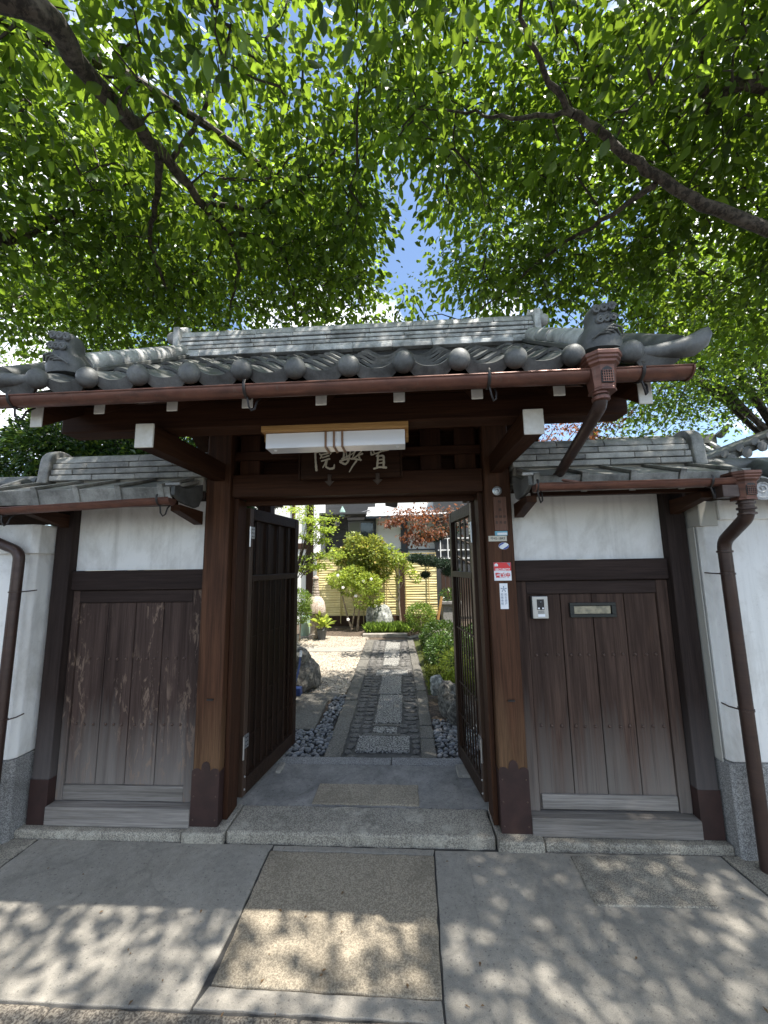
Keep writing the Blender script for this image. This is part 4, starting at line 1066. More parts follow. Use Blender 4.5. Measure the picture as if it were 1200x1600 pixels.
brush([([(378, 262), (384, 330), (376, 392)], [18, 20, 26]), ([(346, 404), (390, 386), (450, 376), (560, 390)], [26, 22, 18, 20]), ([(344, 412), (396, 438), (432, 404), (440, 330)], [22, 24, 18, 12]),
       ([(402, 290), (420, 396)], [12, 16]), ([(452, 270), (446, 340), (436, 386)], [16, 14, 12]), ([(505, 290), (470, 372)], [14, 10]), ([(566, 300), (512, 356), (464, 386)], [12, 16, 10]), ([(574, 326), (526, 348)], [20, 12]),
       ([(360, 380), (470, 330), (520, 285)], [14, 12, 12]), ([(540, 360), (556, 396)], [20, 14]), ([(512, 402), (472, 456), (440, 514)], [20, 16, 12])], 'character_myo')
brush([([(664, 308), (668, 338), (696, 332)], [16, 22, 14]), ([(690, 300), (706, 330), (790, 296), (846, 284)], [16, 14, 16, 20]), ([(744, 328), (722, 352)], [14, 16]),
       ([(738, 350), (728, 462)], [22, 24]), ([(740, 352), (798, 344), (796, 456)], [14, 24, 26]), ([(738, 392), (792, 384)], [14, 16]), ([(736, 428), (790, 420)], [14, 16]),
       ([(696, 482), (752, 464), (820, 470)], [20, 22, 26]), ([(760, 250), (764, 290)], [18, 16])], 'character_sen')
for px_ in (515, 590):                      # arrow-shaped holders under the plaque
    c = at(px_, 751 if px_ < 550 else 748.5, -.07)
    MB().prism([(c.x-.012, -.0685, c.z+.04), (c.x+.012, -.0685, c.z+.04), (c.x+.012, -.0685, c.z-.003), (c.x+.032, -.0685, c.z-.003), (c.x, -.0685, c.z-.038), (c.x-.032, -.0685, c.z-.003), (c.x-.012, -.0685, c.z-.003)], (0, -.008, 0)).build('arrow_holder', 'arrow', plq, bevel=.002)
# ceiling lamp
lm = empty('gate_lamp', (-.33, -.6, 2.2), 'long white acrylic box lamp with light cedar frame hung under the gate roof', 'lamp')
yl = -.645
x0_, x1_ = at(415, 690, yl).x, at(633, 690, yl).x; zl0 = at(520, 697.5, yl).z
wx0, wx1 = at(408, 670, yl-.02).x, at(638, 665, yl-.02).x
MB().box(x0_, x1_, yl, yl+.095, zl0, 2.2705).build('acrylic_box', 'acrylic', lm, bevel=.003)
MB().box(wx0, wx1, yl-.022, yl+.115, 2.2725, 2.3035).build('cedar_frame', 'lampwood', lm, bevel=.002)
MB().box(x1_+.0015, wx1, yl+.03, yl+.115, zl0+.045, 2.272).build('cedar_cheek', 'lampwood', lm, bevel=.002)
MB().box(wx0, x0_-.0015, yl+.03, yl+.115, zl0+.045, 2.272).build('cedar_cheek', 'lampwood', lm, bevel=.002)
for px_ in (509, 522, 535):
    x = at(px_, 685, yl).x; b = MB()
    b.box(x-.005, x+.005, yl-.007, yl-.0005, zl0-.006, 2.272); b.box(x-.005, x+.005, yl, yl+.097, zl0-.006, zl0-.0005); b.build('bronze_bar', 'lampbar', lm)
for x in (x0_+.04, x1_-.04): MB().lathe([(.009, 0), (.008, -.004), (.003, -.006)], (x, yl+.035, zl0-.0005), 10).build('cap_screw', 'white', lm, True)

# signs on the right pillar
FY = -.0005
def plate(name, mat, p0, p1, label, cat='sign', th=.004, bev=.001):
    o = MB().box(p0.x, p1.x, FY-th, FY, p1.z, p0.z).build(name, mat, None, bevel=bev); return L(o, label, cat)
a, b = at(770, 777, 0), at(793, 829, 0)
np_ = plate('nameplate', 'nameplate', a, b, 'brown wooden nameplate with black vertical characters on the right pillar', th=.012, bev=.002)
w_ = b.x-a.x; h_ = a.z-b.z; yq = FY-.0125
for ch, cx, cz, s_ in (('牡', .48, .155, .021), ('本', .48, .39, .021), ('研', .16, .60, .019), ('研', .48, .60, .019), ('研', .80, .60, .019), ('吾', .16, .77, .019), ('秀', .48, .77, .019), ('證', .80, .77, .019)):
    text(ch, s_, (a.x+w_*cx, yq, a.z-h_*cz), 'ink', np_, 'character')
a, b = at(773, 830, 0), at(793, 836.5, 0)
bl = plate('sticker', 'cyan', a, b, 'small pale blue and white strip sticker just below the wooden nameplate'); MB().box(a.x+.014, b.x-.003, FY-.0052, FY-.0042, b.z+.003, b.z+.018).build('white_field', 'white', bl)
a, b = at(763, 837.5, 0), at(792, 845.5, 0)
nb = plate('number_plate', 'cream', a, b, 'narrow cream plate with the number 45-1843 on the right pillar'); text('中45-1843', .023, ((a.x+b.x)/2, FY-.0045, (a.z+b.z)/2), 'ink', nb, 'number', wid=.92)
c = at(787, 853, 0); ov = MB()
ov.prism([(c.x+.032*math.cos(6.2832*k/24), FY, c.z+.022*math.sin(6.2832*k/24)) for k in range(24)], (0, -.003, 0))
ovo = L(ov.build('oval_sticker', 'white', None), 'small oval blue and white swoosh sticker on the right pillar', 'sign')
for sgn in (1, -1):
    k = MB(); pts = [(c.x+sgn*.031*math.cos(t), FY-.0035, c.z+sgn*.021*math.sin(t)) for t in np.linspace(R(75), R(200), 10)]
    pts += [(c.x-sgn*.022, FY-.0035, c.z+sgn*.002), (c.x-sgn*.008, FY-.0035, c.z+sgn*.010)]
    k.prism(pts, (0, -.0006, 0)).build('blue_swoosh', 'blue', ovo)
a, b = at(771, 879, 0), at(799.5, 907, 0)
sg = plate('security_sign', 'white', a, b, 'square red and white SECURITY sign reading 警戒中 on the right pillar', th=.003)
zm = a.z-(a.z-b.z)*.46
MB().box(a.x+.0005, b.x-.0005, FY-.0042, FY-.0034, zm, a.z-.0005).build('red_field', 'red', sg)
text('SECURITY', .019, ((a.x+b.x)/2, FY-.0048, zm+.007), 'white', sg, 'lettering', bold=.0006, wid=1.08)
text('警戒中', .032, ((a.x+b.x)/2, FY-.0042, zm-.030), 'red', sg, 'lettering', bold=.0008, wid=.98)
MB().prism([(a.x+.004, FY-.0044, a.z-.024), (a.x+.026, FY-.0044, a.z-.024), (a.x+.026, FY-.0044, a.z-.012), (a.x+.015, FY-.0044, a.z-.004), (a.x+.004, FY-.0044, a.z-.012)], (0, -.0006, 0)).build('house_mark', 'white', sg)
MB().prism([(b.x-.026, FY-.0044, a.z-.004), (b.x-.004, FY-.0044, a.z-.004), (b.x-.006, FY-.0044, a.z-.028)], (0, -.0006, 0)).build('corner_mark', 'greyprint', sg)
a, b = at(780, 911.5, 0), at(795, 951.5, 0)
nm_ = plate('paper_notice', 'white', a, b, 'narrow white paper notice with a star emblem below the red sign', th=.002)
cx = (a.x+b.x)/2
em = MB(); cz = a.z-.036
for k in range(5):
    t = R(90+72*k) if k else R(90); d = Vector((math.cos(t), 0, math.sin(t))); q = Vector((-d.z, 0, d.x)); o = Vector((cx, FY-.0026, cz))
    em.prism([o+d*.002+q*.0014, o+d*.019+q*.0028, o+d*.019-q*.0028, o+d*.002-q*.0014], (0, -.0005, 0))
em.build('star_emblem', 'greyprint', nm_)
for dx, s in ((-.012, '契徴串昭'), (.011, '民生委戸')): text(s, .0165, (cx+dx, FY-.0026, cz-.034), 'greyprint', nm_, 'characters', vert=True, gap=1.12)
c = at(776, 767, 0)
bd = L(MB().lathe([(.030, 0), (.030, .004), (.022, .006), (.020, .0035), (.012, .004), (.009, .008), (.003, .009)], (c.x+.002, FY, c.z), 20, Matrix.Rotation(R(90), 4, 'X')).build('round_badge', 'steel', None, True), 'small round grey metal badge above the nameplate', 'badge')
a, b = at(827, 931, .055), at(855, 966, .055)
ic = empty('intercom', ((a.x+b.x)/2, .05, b.z), 'silver door intercom with black camera panel on the plank door', 'intercom')
w_ = b.x-a.x; h_ = a.z-b.z
MB().box(a.x, b.x, .034, .0612, b.z, a.z).build('back_box', 'black', ic, bevel=.003)
MB().box(a.x+.006, b.x, .022, .0335, b.z+.002, a.z-.002).build('face_plate', 'silver', ic, bevel=.004)
MB().box(a.x+w_*.33, a.x+w_*.76, .0205, .0216, a.z-h_*.60, a.z-h_*.14).build('camera_panel', 'black', ic)
MB().lathe([(.009, 0), (.007, .003), (.003, .004)], (a.x+w_*.55, .0205, a.z-h_*.27), 14, Matrix.Rotation(R(90), 4, 'X')).build('camera_lens', 'glass', ic, True)
for t in (.42, .68): MB().box(a.x+w_*t-.006, a.x+w_*t+.006, .0185, .0204, a.z-h_*.57, a.z-h_*.50).build('button', 'white', ic, bevel=.001)
sp = MB()
for k in range(6): sp.box(a.x+w_*.36, a.x+w_*.74, .0208, .0217, a.z-h_*(.64+.022*k)-.0012, a.z-h_*(.64+.022*k))
sp.build('speaker_grille', 'potgrey', ic)
MB().box(a.x+w_*.36, a.x+w_*.78, .0205, .0217, a.z-h_*.90, a.z-h_*.79).build('name_window', 'white', ic)
# conduit and camera under the lintel
cdt = MB().tube([at(432, 784, .24), at(600, 781, .24), at(724, 779, .24)], .010, 8)
L(cdt.build('cable_conduit', 'copper_dk', None, True), 'thin brown conduit running along under the lintel', 'pipe')
c = at(612, 783, .30)
sc_ = empty('security_camera', c, 'small black camera hanging under the lintel', 'camera')
fm = T(c) @ Matrix.Rotation(R(12), 4, 'Y') @ Matrix.Rotation(R(-18), 4, 'X')
MB().box(-.045, .045, -.06, .06, -.022, .02, fm).build('body', 'black', sc_, bevel=.006)
MB().tube([fm @ Vector((0, -.061, -.003)), fm @ Vector((0, -.072, -.003))], .014, 12).build('lens', 'glass', sc_, True)
MB().tube([c+Vector((0, 0, .02)), c+Vector((0, -.04, .07)), c+Vector((-.05, -.09, .075))], .006, 6).build('cable', 'wire', sc_)

# ================================================================== GARDEN
gg_ = MB().add([(-9, .874, -.014), (9, .874, -.014), (9, 16, -.014), (-9, 16, -.014)], [(0, 1, 2, 3)]).build('garden_ground', 'soil'); L(gg_, kind='structure')
slab('gravel_bed', 'gravel', gg_, [(-3.4, 2.58), (-.80, 2.58), (-.86, 4.95), (-3.4, 4.95)], -.006, .006, .02, 70, 0)
slab('gravel_bed', 'gravel', gg_, [(-3.4, 5.36), (-.88, 5.36), (-.95, 6.45), (-3.4, 6.9)], -.005, .006, .02, 71, 0)
slab('stone_band', 'cement', gg_, rect(-3.4, -.885, 4.96, 5.35), .004, .015, .006, 72, .003)
def dress_gravel():                      # loose stones catching light on the gravel
    mb = MB()
    for k in range(2600):
        x = rnd.uniform(-2.4, -.86); y = rnd.choice((rnd.uniform(2.6, 4.93), rnd.uniform(5.38, 6.5))); s = rnd.uniform(.010, .022)
        a = rnd.uniform(0, 3.14); c, d = math.cos(a)*s, math.sin(a)*s
        mb.add([(x+c, y+d, -.006), (x-d, y+c, -.006), (x-c, y-d, -.006), (x+d, y-c, -.006), (x, y, -.006+s*.8)], [(0, 1, 4), (1, 2, 4), (2, 3, 4), (3, 0, 4)])
    o = mb.build('loose_gravel', 'gravel', gg_); o['kind'] = 'stuff'
dress_gravel()
path = MB().prism([(-.735, .88, -.012), (.215, .88, -.012), (.205, 3.4, -.012), (.10, 6.1, -.012), (-.90, 6.1, -.012)], (0, 0, .010)).build('stone_path', 'mortar'); L(path, kind='structure')
def xl(y): return -.735-.030*(y-1.0)
def xr(y): return .212 if y < 2.7 else .212-.035*(y-2.7)
ys = [.90, 2.32, 3.42, 4.30, 5.05, 6.05]
for i in range(5):
    y0, y1 = ys[i]+.008, ys[i+1]-.008
    slab('edging_stone', 'granite_edge', path, [(xl(y0), y0), (xl(y0)+.145, y0), (xl(y1)+.16, y1), (xl(y1), y1)], .012+.004*(i % 2), .03, .005, 80+i, .006)
ys = [.92, 1.32, 1.60, 1.95, 2.66, 3.30, 4.55, 6.02]
for i in range(7):
    y0, y1 = ys[i]+.008, ys[i+1]-.008
    slab('edging_stone', 'granite_edge', path, [(xr(y0)-.122, y0), (xr(y0), y0), (xr(y1), y1), (xr(y1)-.122, y1)], .012+.004*((i+1) % 2), .03, .006, 90+i, .006)
slabs = [(-.485, -.008, 1.055, 1.36), (-.365, -.13, 1.44, 1.585), (-.368, -.088, 1.665, 2.51), (-.385, -.105, 2.54, 3.335), (-.488, -.022, 3.375, 3.63), (-.420, -.160, 3.90, 4.42), (-.440, -.165, 4.47, 4.98), (-.455, -.17, 5.05, 5.75)]
for i, (a, b, c, d) in enumerate(slabs):
    slab('stepping_slab', 'granite_path', path, rect(a, b, c, d), .016 if i != 1 else .010, .03, .005, 100+i, .008)
for a, b in ((1.375, 1.425), (1.60, 1.648)):                           # thin slate strips across
    slab('slate_strip', 'granite_edge', path, rect(-.38, -.10, a, b), .010, .03, .004, 115, .003)
cob = [rockmesh('cobble', 1, 1, 1, 200+k, 'cobble', 2, .16) for k in range(6)]
def cobble_band():
    n = 0; y = .96
    while y < 6.0:
        step_ = .105+.01*(y-1)*.3
        for side in (0, 1):
            sl_ = [s for s in slabs if s[2]-.02 < y < s[3]+.02]
            if side == 0: x0, x1 = xl(y)+.155+.012, (sl_[0][0] if sl_ else -.36)-.012
            else: x0, x1 = (sl_[0][1] if sl_ else -.13)+.012, xr(y)-.130
            if not sl_:
                if side == 0: x1 = -.24
                else: x0 = -.24
            w = x1-x0
            if w < .04: continue
            k = max(1, round(w/.115)); cw = w/k
            for i in range(k):
                x = x0+cw*(i+.5)+rnd.uniform(-.008, .008)
                if y < 1.65 and not sl_ and -.39 < x < -.08: continue
                m_ = T((x, y+rnd.uniform(-.02, .02), .002)) @ Matrix.Rotation(rnd.uniform(-.3, .3), 4, 'Z') @ Matrix.Diagonal((cw*.47*rnd.uniform(.85, 1.0), step_*.45*rnd.uniform(.8, 1.0), .014*rnd.uniform(.7, 1.3), 1))
                inst('cobble', rnd.choice(cob), m_, path); n += 1
        y += step_
    return n
cobble_band()
peb = [rockmesh('pebble', 1, 1, 1, 230+k, 'pebble', 2, .10) for k in range(5)]
def pebble_bed(name_z, regions, nmax, seed):
    o = MB()
    for r_ in regions: o.prism([(x, y, -.012) for x, y in r_], (0, 0, .007))
    bed = o.build('pebble_bed', 'joint'); L(bed, kind='structure')
    pts = []; rr = random.Random(seed)
    for (x0, y0), (x1, _), (_, y1), _q in [(r_[0], r_[1], r_[2], r_[3]) for r_ in regions]:
        tries = int((x1-x0)*(y1-y0)/.00035)
        for _ in range(tries):
            x, y = rr.uniform(x0+.01, x1-.01), rr.uniform(y0+.01, y1-.01)
            if all((x-a)**2+((y-b)*1.0)**2 > (.030+.004*rr.random())**2 for a, b in pts): pts.append((x, y))
    pts.sort(key=lambda p: p[1])
    mbig = None
    for i, (x, y) in enumerate(pts):
        s = rr.uniform(.017, .027)
        m_ = T((x, y, .004+rr.uniform(0, .010))) @ Matrix.Rotation(rr.uniform(0, 3.14), 4, 'Z') @ Matrix.Rotation(rr.uniform(-.4, .4), 4, 'X') @ Matrix.Diagonal((s*rr.uniform(.95, 1.3), s*rr.uniform(.7, .95), s*rr.uniform(.5, .75), 1))
        if i < 300: inst('pebble', rr.choice(peb), m_, bed)
pebble_bed(0, [rect(-1.36, -.742, .885, 1.475), rect(-.928, -.772, 1.478, 2.50)], 300, 5)
pebble_bed(0, [rect(.222, .66, .885, 1.75)], 300, 6)
slab('paving_slab', 'granite_edge', gg_, [(-1.62, 1.485), (-.938, 1.485), (-.975, 2.29), (-1.62, 2.29)], .020, .04, .005, 120, .006)
slab('paving_slab', 'granite_edge', gg_, [(-1.55, 2.305), (-.95, 2.305), (-.84, 2.56), (-1.5, 2.57)], .016, .04, .005, 121, .006)
# boulders
def rock(name, mat, c, r, seed, label, cat='rock', rough=.24, sub=4, rz=0, group=None):
    o = bpy.data.objects.new(name, rockmesh(name, *r, seed, mat, sub, rough)); put(o, None, T(Vector(c)) @ Matrix.Rotation(rz, 4, 'Z')); return L(o, label, cat, group)
rock('boulder', 'rock', (-1.55, 2.80, .22), (.31, .34, .33), 1, 'large dark boulder behind the open left gate door')
rock('garden_rock', 'rock', (-1.44, 2.20, .09), (.10, .12, .10), 2, 'small round rock at the foot of the large dark boulder')
rock('garden_rock', 'lichen', (-1.40, 1.90, .06), (.08, .09, .07), 3, 'pale block of stone on the slab beside the left gate door')
rock('garden_rock', 'lichen', (.335, 2.46, .14), (.085, .09, .10), 4, 'pale sunlit rock, farthest of the rocks right of the path')
rock('garden_rock', 'rock', (.42, 2.02, .10), (.12, .17, .17), 5, 'upright grey rock, middle one of the rocks right of the path')
rock('garden_rock', 'rock', (.52, 1.72, .07), (.14, .15, .17), 6, 'dark rock right of the path, nearest to the right gate door')
rock('garden_rock', 'lichen', (.53, 1.34, .0), (.09, .07, .04), 7, 'flat pale stone lying on the pebbles beside the right gate door')
rock('standing_stone', 'lichen', (-.74, 7.62, .26), (.33, .20, .34), 18, 'round lichen-spotted standing stone before the yellow bamboo fence', rough=.16)
# hose
hs = empty('garden_hose', (-1.36, 2.33, .05), 'blue garden hose with white nozzle hanging over the large dark boulder', 'hose')
MB().tube([(-1.33, 2.36, .50), (-1.335, 2.34, .40), (-1.36, 2.33, .28), (-1.38, 2.28, .17), (-1.33, 2.22, .14)], .013, 8).build('hose_line', 'hose', hs, True)
MB().tube([(-1.33, 2.36, .50), (-1.325, 2.37, .57)], [.02, .014], 10).build('nozzle', 'white', hs, True)
MB().box(-1.40, -1.27, 2.16, 2.26, .10, .19).build('reel_box', 'hose', hs, bevel=.01)

# moss mound right of the path
mv = []; mf = []; nx_, ny_ = 22, 44
from mathutils import noise as mnoise
for j in range(ny_+1):
    y = 2.58+(6.15-2.58)*j/ny_
    for i in range(nx_+1):
        x = xr(y)+.02+(2.2-xr(y))*i/nx_; e = min(1, i/3)*min(1, j/3)*min(1, (ny_-j)/3)
        mv.append((x, y, -.012+e*(.05+.05*i/nx_+.05*mnoise.noise(Vector((x*3, y*3, 1)))+.02*mnoise.noise(Vector((x*11, y*11, 4))))))
for j in range(ny_):
    for i in range(nx_):
        a = j*(nx_+1)+i; mf.append((a, a+1, a+nx_+2, a+nx_+1))
mo = MB().add(mv, mf).build('moss_bank', 'moss', None, True); L(mo, kind='structure')
def tufts(parent, xr_, yr_, n, h, mat, name, z=0.0, w=.12, lean=.5):
    P = np.stack([rng.uniform(*xr_, n), rng.uniform(*yr_, n), np.full(n, z)], 1); D = np.stack([rng.normal(0, lean, n), rng.normal(0, lean, n), np.ones(n)], 1)
    N = rng.normal(0, 1, (n, 3)); ln = h*rng.uniform(.5, 1.2, n); o = bpy.data.objects.new(name, leafmesh(name, P, D, N, ln, ln*w, mat, False, curl=.2)); put(o, parent); o['kind'] = 'stuff'; return o
tufts(mo, (.24, .9), (2.6, 5.8), 5200, .05, 'moss_leaf', 'moss_tufts', .03, .35)
# curved granite edge and kerb of the grass bed
cv = [(.06, 6.10), (.30, 6.35), (.62, 6.75), (.95, 7.2), (1.4, 7.75)]
for i in range(4):
    (x0_, y0_), (x1_, y1_) = cv[i], cv[i+1]; d = Vector((x1_-x0_, y1_-y0_)).normalized(); q = Vector((-d.y, d.x))*.20
    slab('curved_edging', 'granite_edge', gg_, [(x0_+d.x*.008, y0_+d.y*.008), (x1_, y1_), (x1_+q.x, y1_+q.y), (x0_+d.x*.008+q.x, y0_+d.y*.008+q.y)], .03, .05, .006, 130+i, .006)
slab('kerb_stone', 'cement', gg_, rect(-1.03, -.02, 6.42, 6.58), .06, .08, .006, 140, .01)
gb = L(MB().prism([(-1.05, 6.60, 0), (.05, 6.60, 0), (.12, 7.2, 0), (-1.0, 7.3, 0)], (0, 0, .05)).build('grass_bed', 'soil'), kind='structure')
L(tufts(None, (-.98, .02), (6.62, 7.15), 2600, .20, 'grass', 'grass', .05, .07, .45), 'tuft of bright green lily grass in front of the standing stone', 'grass', kind='stuff')

# ---- shrubs and small trees
def stems(parent, lines, mat='stem', name='stem'):
    for pts, r0, r1 in lines:
        n = len(pts); MB().tube(pts, [r0+(r1-r0)*k/(n-1) for k in range(n)], 7).build(name, mat, parent, True)
def P3(px, py, Y): return at(px, py, Y)
# left ball shrub on thin stems in a pot
c = at(462, 940, 6.0); o = empty('clipped_shrub', (c.x, 6.0, 0), 'clipped light green shrub beside the stone stupa, half behind the left gate door', 'shrub')
shrub(o, [((c.x, 6.0, c.z), (.36, .34, .30)), ((c.x+.05, 6.0, c.z-.25), (.30, .28, .22))], 62000, .045, 'boxwood', name='foliage')
stems(o, [([(c.x+.02, 6.0, 0), (c.x, 6.0, .3), (c.x+.04, 6.0, c.z)], .02, .01), ([(c.x+.08, 6.05, 0), (c.x+.12, 6.0, .35), (c.x+.1, 6.0, c.z-.1)], .016, .008)])
c = atz(476, 992, 0.0)
cp = L(MB().lathe([(.10, 0), (.118, .01), (.125, .1), (.125, .40), (.135, .44), (.12, .445), (.115, .40)], (c.x, c.y, -.012), 20).build('ceramic_planter', 'celadon', None, True), 'tall pale celadon ceramic cylinder beside the stone stupa', 'planter')
c = atz(503, 999, 0.0)
o = empty('potted_plant', (c.x, c.y, 0), 'bright leafy plant in a dark grey plastic pot on the gravel', 'plant')
MB().lathe([(.075, 0), (.11, .20), (.118, .215), (.112, .225), (.10, .205)], (c.x, c.y, -.006), 18).build('pot', 'potgrey', o, True)
n = 90; D = np.stack([rng.normal(0, .5, n), rng.normal(0, .5, n), rng.uniform(.3, 1., n)], 1)
P = np.array([c.x, c.y, .24])+unit(D)*rng.uniform(0, .28, (n, 1)); D2 = unit(D)+np.array([0, 0, -.2])
fo = bpy.data.objects.new('foliage', leafmesh('foliage', P, D2, rng.normal(0, .3, (n, 3))+np.array([0, 0, 1]), rng.uniform(.10, .20, n), rng.uniform(.05, .08, n), 'azalea', True)); put(fo, o); fo['kind'] = 'stuff'
stems(o, [([(c.x, c.y, .18), (c.x, c.y, .45)], .012, .006)])
# stone stupa
c = at(493, 960, 6.35); o = empty('stone_stupa', (c.x, 6.35, 0), 'weathered stone stupa with ringed spire and bell-shaped cap', 'stupa')
z0 = .55
MB().lathe([(.15, 0), (.15, .10), (.12, .11), (.115, .47), (.14, .50), (.14, z0-.01)], (c.x, 6.35, -.01), 8).build('pedestal', 'lantern', o, bevel=.006)
MB().lathe([(.225, z0), (.232, z0+.02), (.222, z0+.13), (.195, z0+.24), (.15, z0+.32), (.10, z0+.36), (.09, z0+.37)], (c.x, 6.35, 0), 24).build('bell_cap', 'lantern', o, True)
zz = z0+.372; pf = [(.088, zz)]
for k in range(6):
    r_ = .090-.006*k; pf += [(r_, zz+.005), (r_, zz+.045), (r_*.82, zz+.05), (r_*.82, zz+.058)]; zz += .062
pf += [(.07, zz), (.075, zz+.02), (.06, zz+.06), (.02, zz+.085), (.006, zz+.10)]
MB().lathe(pf, (c.x, 6.35, 0), 18).build('ringed_spire', 'lantern', o, bevel=.003)
# azalea with white flowers
c = at(553, 918, 7.3); o = empty('azalea_bush', (c.x, 7.3, 0), 'sunlit yellow-green azalea with white blossoms on bare crooked stems', 'shrub')
bl_ = [(at(px_, py_, 7.3+dy), (r_, r_, r_*.72)) for px_, py_, r_, dy in ((531, 906, .30, 0), (553, 900, .36, .1), (574, 912, .36, 0), (583, 934, .27, .1), (565, 942, .20, -.1), (545, 920, .24, 0), (520, 905, .18, .1))]
shrub(o, [(tuple(a), r_) for a, r_ in bl_], 40000, .065, 'azalea', name='foliage', upn=.6)
b0 = atz(549, 972, .0)
stems(o, [([(c.x-.05, 7.3, 0), (c.x-.15, 7.3, .3), at(536, 935, 7.3), at(530, 915, 7.3)], .028, .012), ([(c.x+.08, 7.3, 0), (c.x+.12, 7.3, .4), at(565, 925, 7.3)], .034, .014), ([(c.x-.05, 7.3, .1), at(555, 945, 7.3), at(548, 925, 7.3)], .02, .01)])
fl = MB()
for px_, py_ in ((536, 918), (568, 908), (544, 968), (556, 931), (580, 905), (528, 899)):
    q = at(px_, py_, 7.05)
    for k in range(5):
        t = 6.2832*k/5; fl.lathe([(.001, 0), (.018, .004), (.014, .010), (.001, .012)], q+Vector((.022*math.cos(t), -.01, .022*math.sin(t))), 7, Matrix.Rotation(R(90), 4, 'X'))
k_ = fl.build('blossoms', 'flower', o, True); k_['kind'] = 'stuff'
# taller shrub with reddish new growth
o = empty('leafy_shrub', (at(575, 865, 7.75).x, 7.75, 0), 'taller rounded shrub with reddish young tips behind the azalea', 'shrub')
shrub(o, [(tuple(at(px_, py_, 7.75)), (r_, r_*.8, r_)) for px_, py_, r_ in ((560, 862, .40), (580, 868, .44), (553, 846, .26), (592, 884, .36), (540, 872, .28), (570, 890, .40), (584, 852, .28), (527, 868, .20))], 20000, .095, 'photinia', name='foliage', droop=.3)
stems(o, [([(at(575, 865, 7.75).x, 7.75, 0), at(578, 940, 7.75), at(575, 880, 7.75)], .04, .015)])
# spindly shrub
o = empty('spindly_shrub', (at(622, 900, 7.5).x, 7.5, 0), 'spindly shrub with tufts of leaves in front of the dark fence post', 'shrub')
shrub(o, [(tuple(at(px_, py_, 7.5)), (r_, r_, r_*.9)) for px_, py_, r_ in ((608, 858, .13), (616, 868, .17), (624, 880, .15), (634, 872, .13), (640, 893, .14), (650, 905, .11), (612, 885, .09), (603, 905, .08), (622, 905, .08), (636, 882, .12))], 45000, .085, 'azalea', name='foliage', shell=.2)
b0 = (at(627, 975, 7.5).x, 7.5, 0)
stems(o, [([b0, at(623, 940, 7.5), at(620, 900, 7.5), at(612, 862, 7.5)], .03, .01), ([at(622, 925, 7.5), at(632, 905, 7.5), at(648, 905, 7.5)], .014, .006), ([at(623, 940, 7.5), at(612, 930, 7.5), at(603, 912, 7.5)], .012, .006), ([at(621, 910, 7.5), at(630, 885, 7.5), at(634, 872, 7.5)], .014, .006)])
# round boxwood
c = at(657, 967, 6.95); o = empty('round_boxwood', (c.x, 6.95, 0), 'round clipped green boxwood ball at the right end of the bamboo fence', 'shrub')
shrub(o, [((c.x, 6.95, .37), (.36, .34, .33))], 90000, .045, 'boxwood', name='foliage')
stems(o, [([(c.x, 6.95, 0), (c.x, 6.95, .3)], .03, .02)])
# low azalea mounds on the moss
for k, (x, y, r_, lab) in enumerate(((.60, 4.0, .34, 'dark low azalea mound nearest the path, middle of the right-hand bank'), (.66, 5.15, .44, 'dark low azalea mound on the moss, farthest along the right-hand bank'), (1.10, 3.55, .38, 'dark low azalea mound behind the sunlit small shrub and right door'), (1.30, 4.6, .42, 'dark azalea mound at the back of the right-hand bank, under the red maple'))):
    o = empty('low_azalea', (x, y, .05), lab, 'shrub', 'low azalea mounds on the mossy bank')
    shrub(o, [((x, y, .20+.02*k), (r_, r_, .30))], 70000, .048, 'mound', name='foliage')
c = at(703, 1040, 3.0); o = empty('small_shrub', (c.x, 3.0, .05), 'small bright green shrub beside the right gate door, behind the rocks', 'shrub')
shrub(o, [((c.x+.06, 3.0, c.z+.03), (.19, .18, .20)), ((c.x+.10, 3.0, c.z-.2), (.20, .18, .18))], 90000, .045, 'azalea', name='foliage')
tufts(o, (c.x-.1, c.x+.25), (2.75, 3.1), 200, .12, 'azalea', 'stems', .05, .1)
o = empty('ground_cover', (.75, 7.4, 0), 'low green ground cover between the boxwood ball and the stone basin', 'shrub'); 
shrub(o, [((.62, 7.25, .06), (.35, .22, .12)), ((1.05, 7.7, .08), (.3, .2, .12)), ((.02, 7.05, .10), (.2, .2, .12))], 60000, .05, 'boxwood', name='foliage')
# young maple
o = empty('young_maple', (-2.35, 5.2, 0), 'young maple with flat sprays of yellow-green leaves behind the left gate door', 'tree')
pads = [(468, 797, .30), (480, 812, .24), (508, 812, .22), (497, 826, .26), (478, 838, .26), (512, 829, .16), (502, 845, .18), (470, 872, .22), (462, 890, .20), (520, 866, .26), (498, 869, .18), (482, 886, .16), (500, 884, .14)]
pc_ = [at(a, b, 5.2+rnd.uniform(-.2, .2)) for a, b, _ in pads]
C = np.concatenate([np.array(q)+rng.normal(0, 1, (26, 3))*np.array([r_*.5, r_*.5, r_*.14]) for q, (_, _, r_) in zip(pc_, pads)])
crown_from(C, 9, .05, .050, 'maple_green', 'crown', o, .35, False, .8, .9, .5)
tk = MB().tube([(-2.35, 5.2, -.01), (-2.33, 5.2, .8), (-2.2, 5.2, 1.5), at(480, 835, 5.2), at(505, 812, 5.2)], [.04, .034, .026, .016, .006], 8)
for q in pc_: tk.tube([Vector((-2.25, 5.2, 1.3)).lerp(q, .25), (Vector((-2.2, 5.2, 1.5))+q)/2+Vector((0, 0, .05)), q], [.012, .009, .004], 5)
tk.build('trunk', 'bark', o, True)
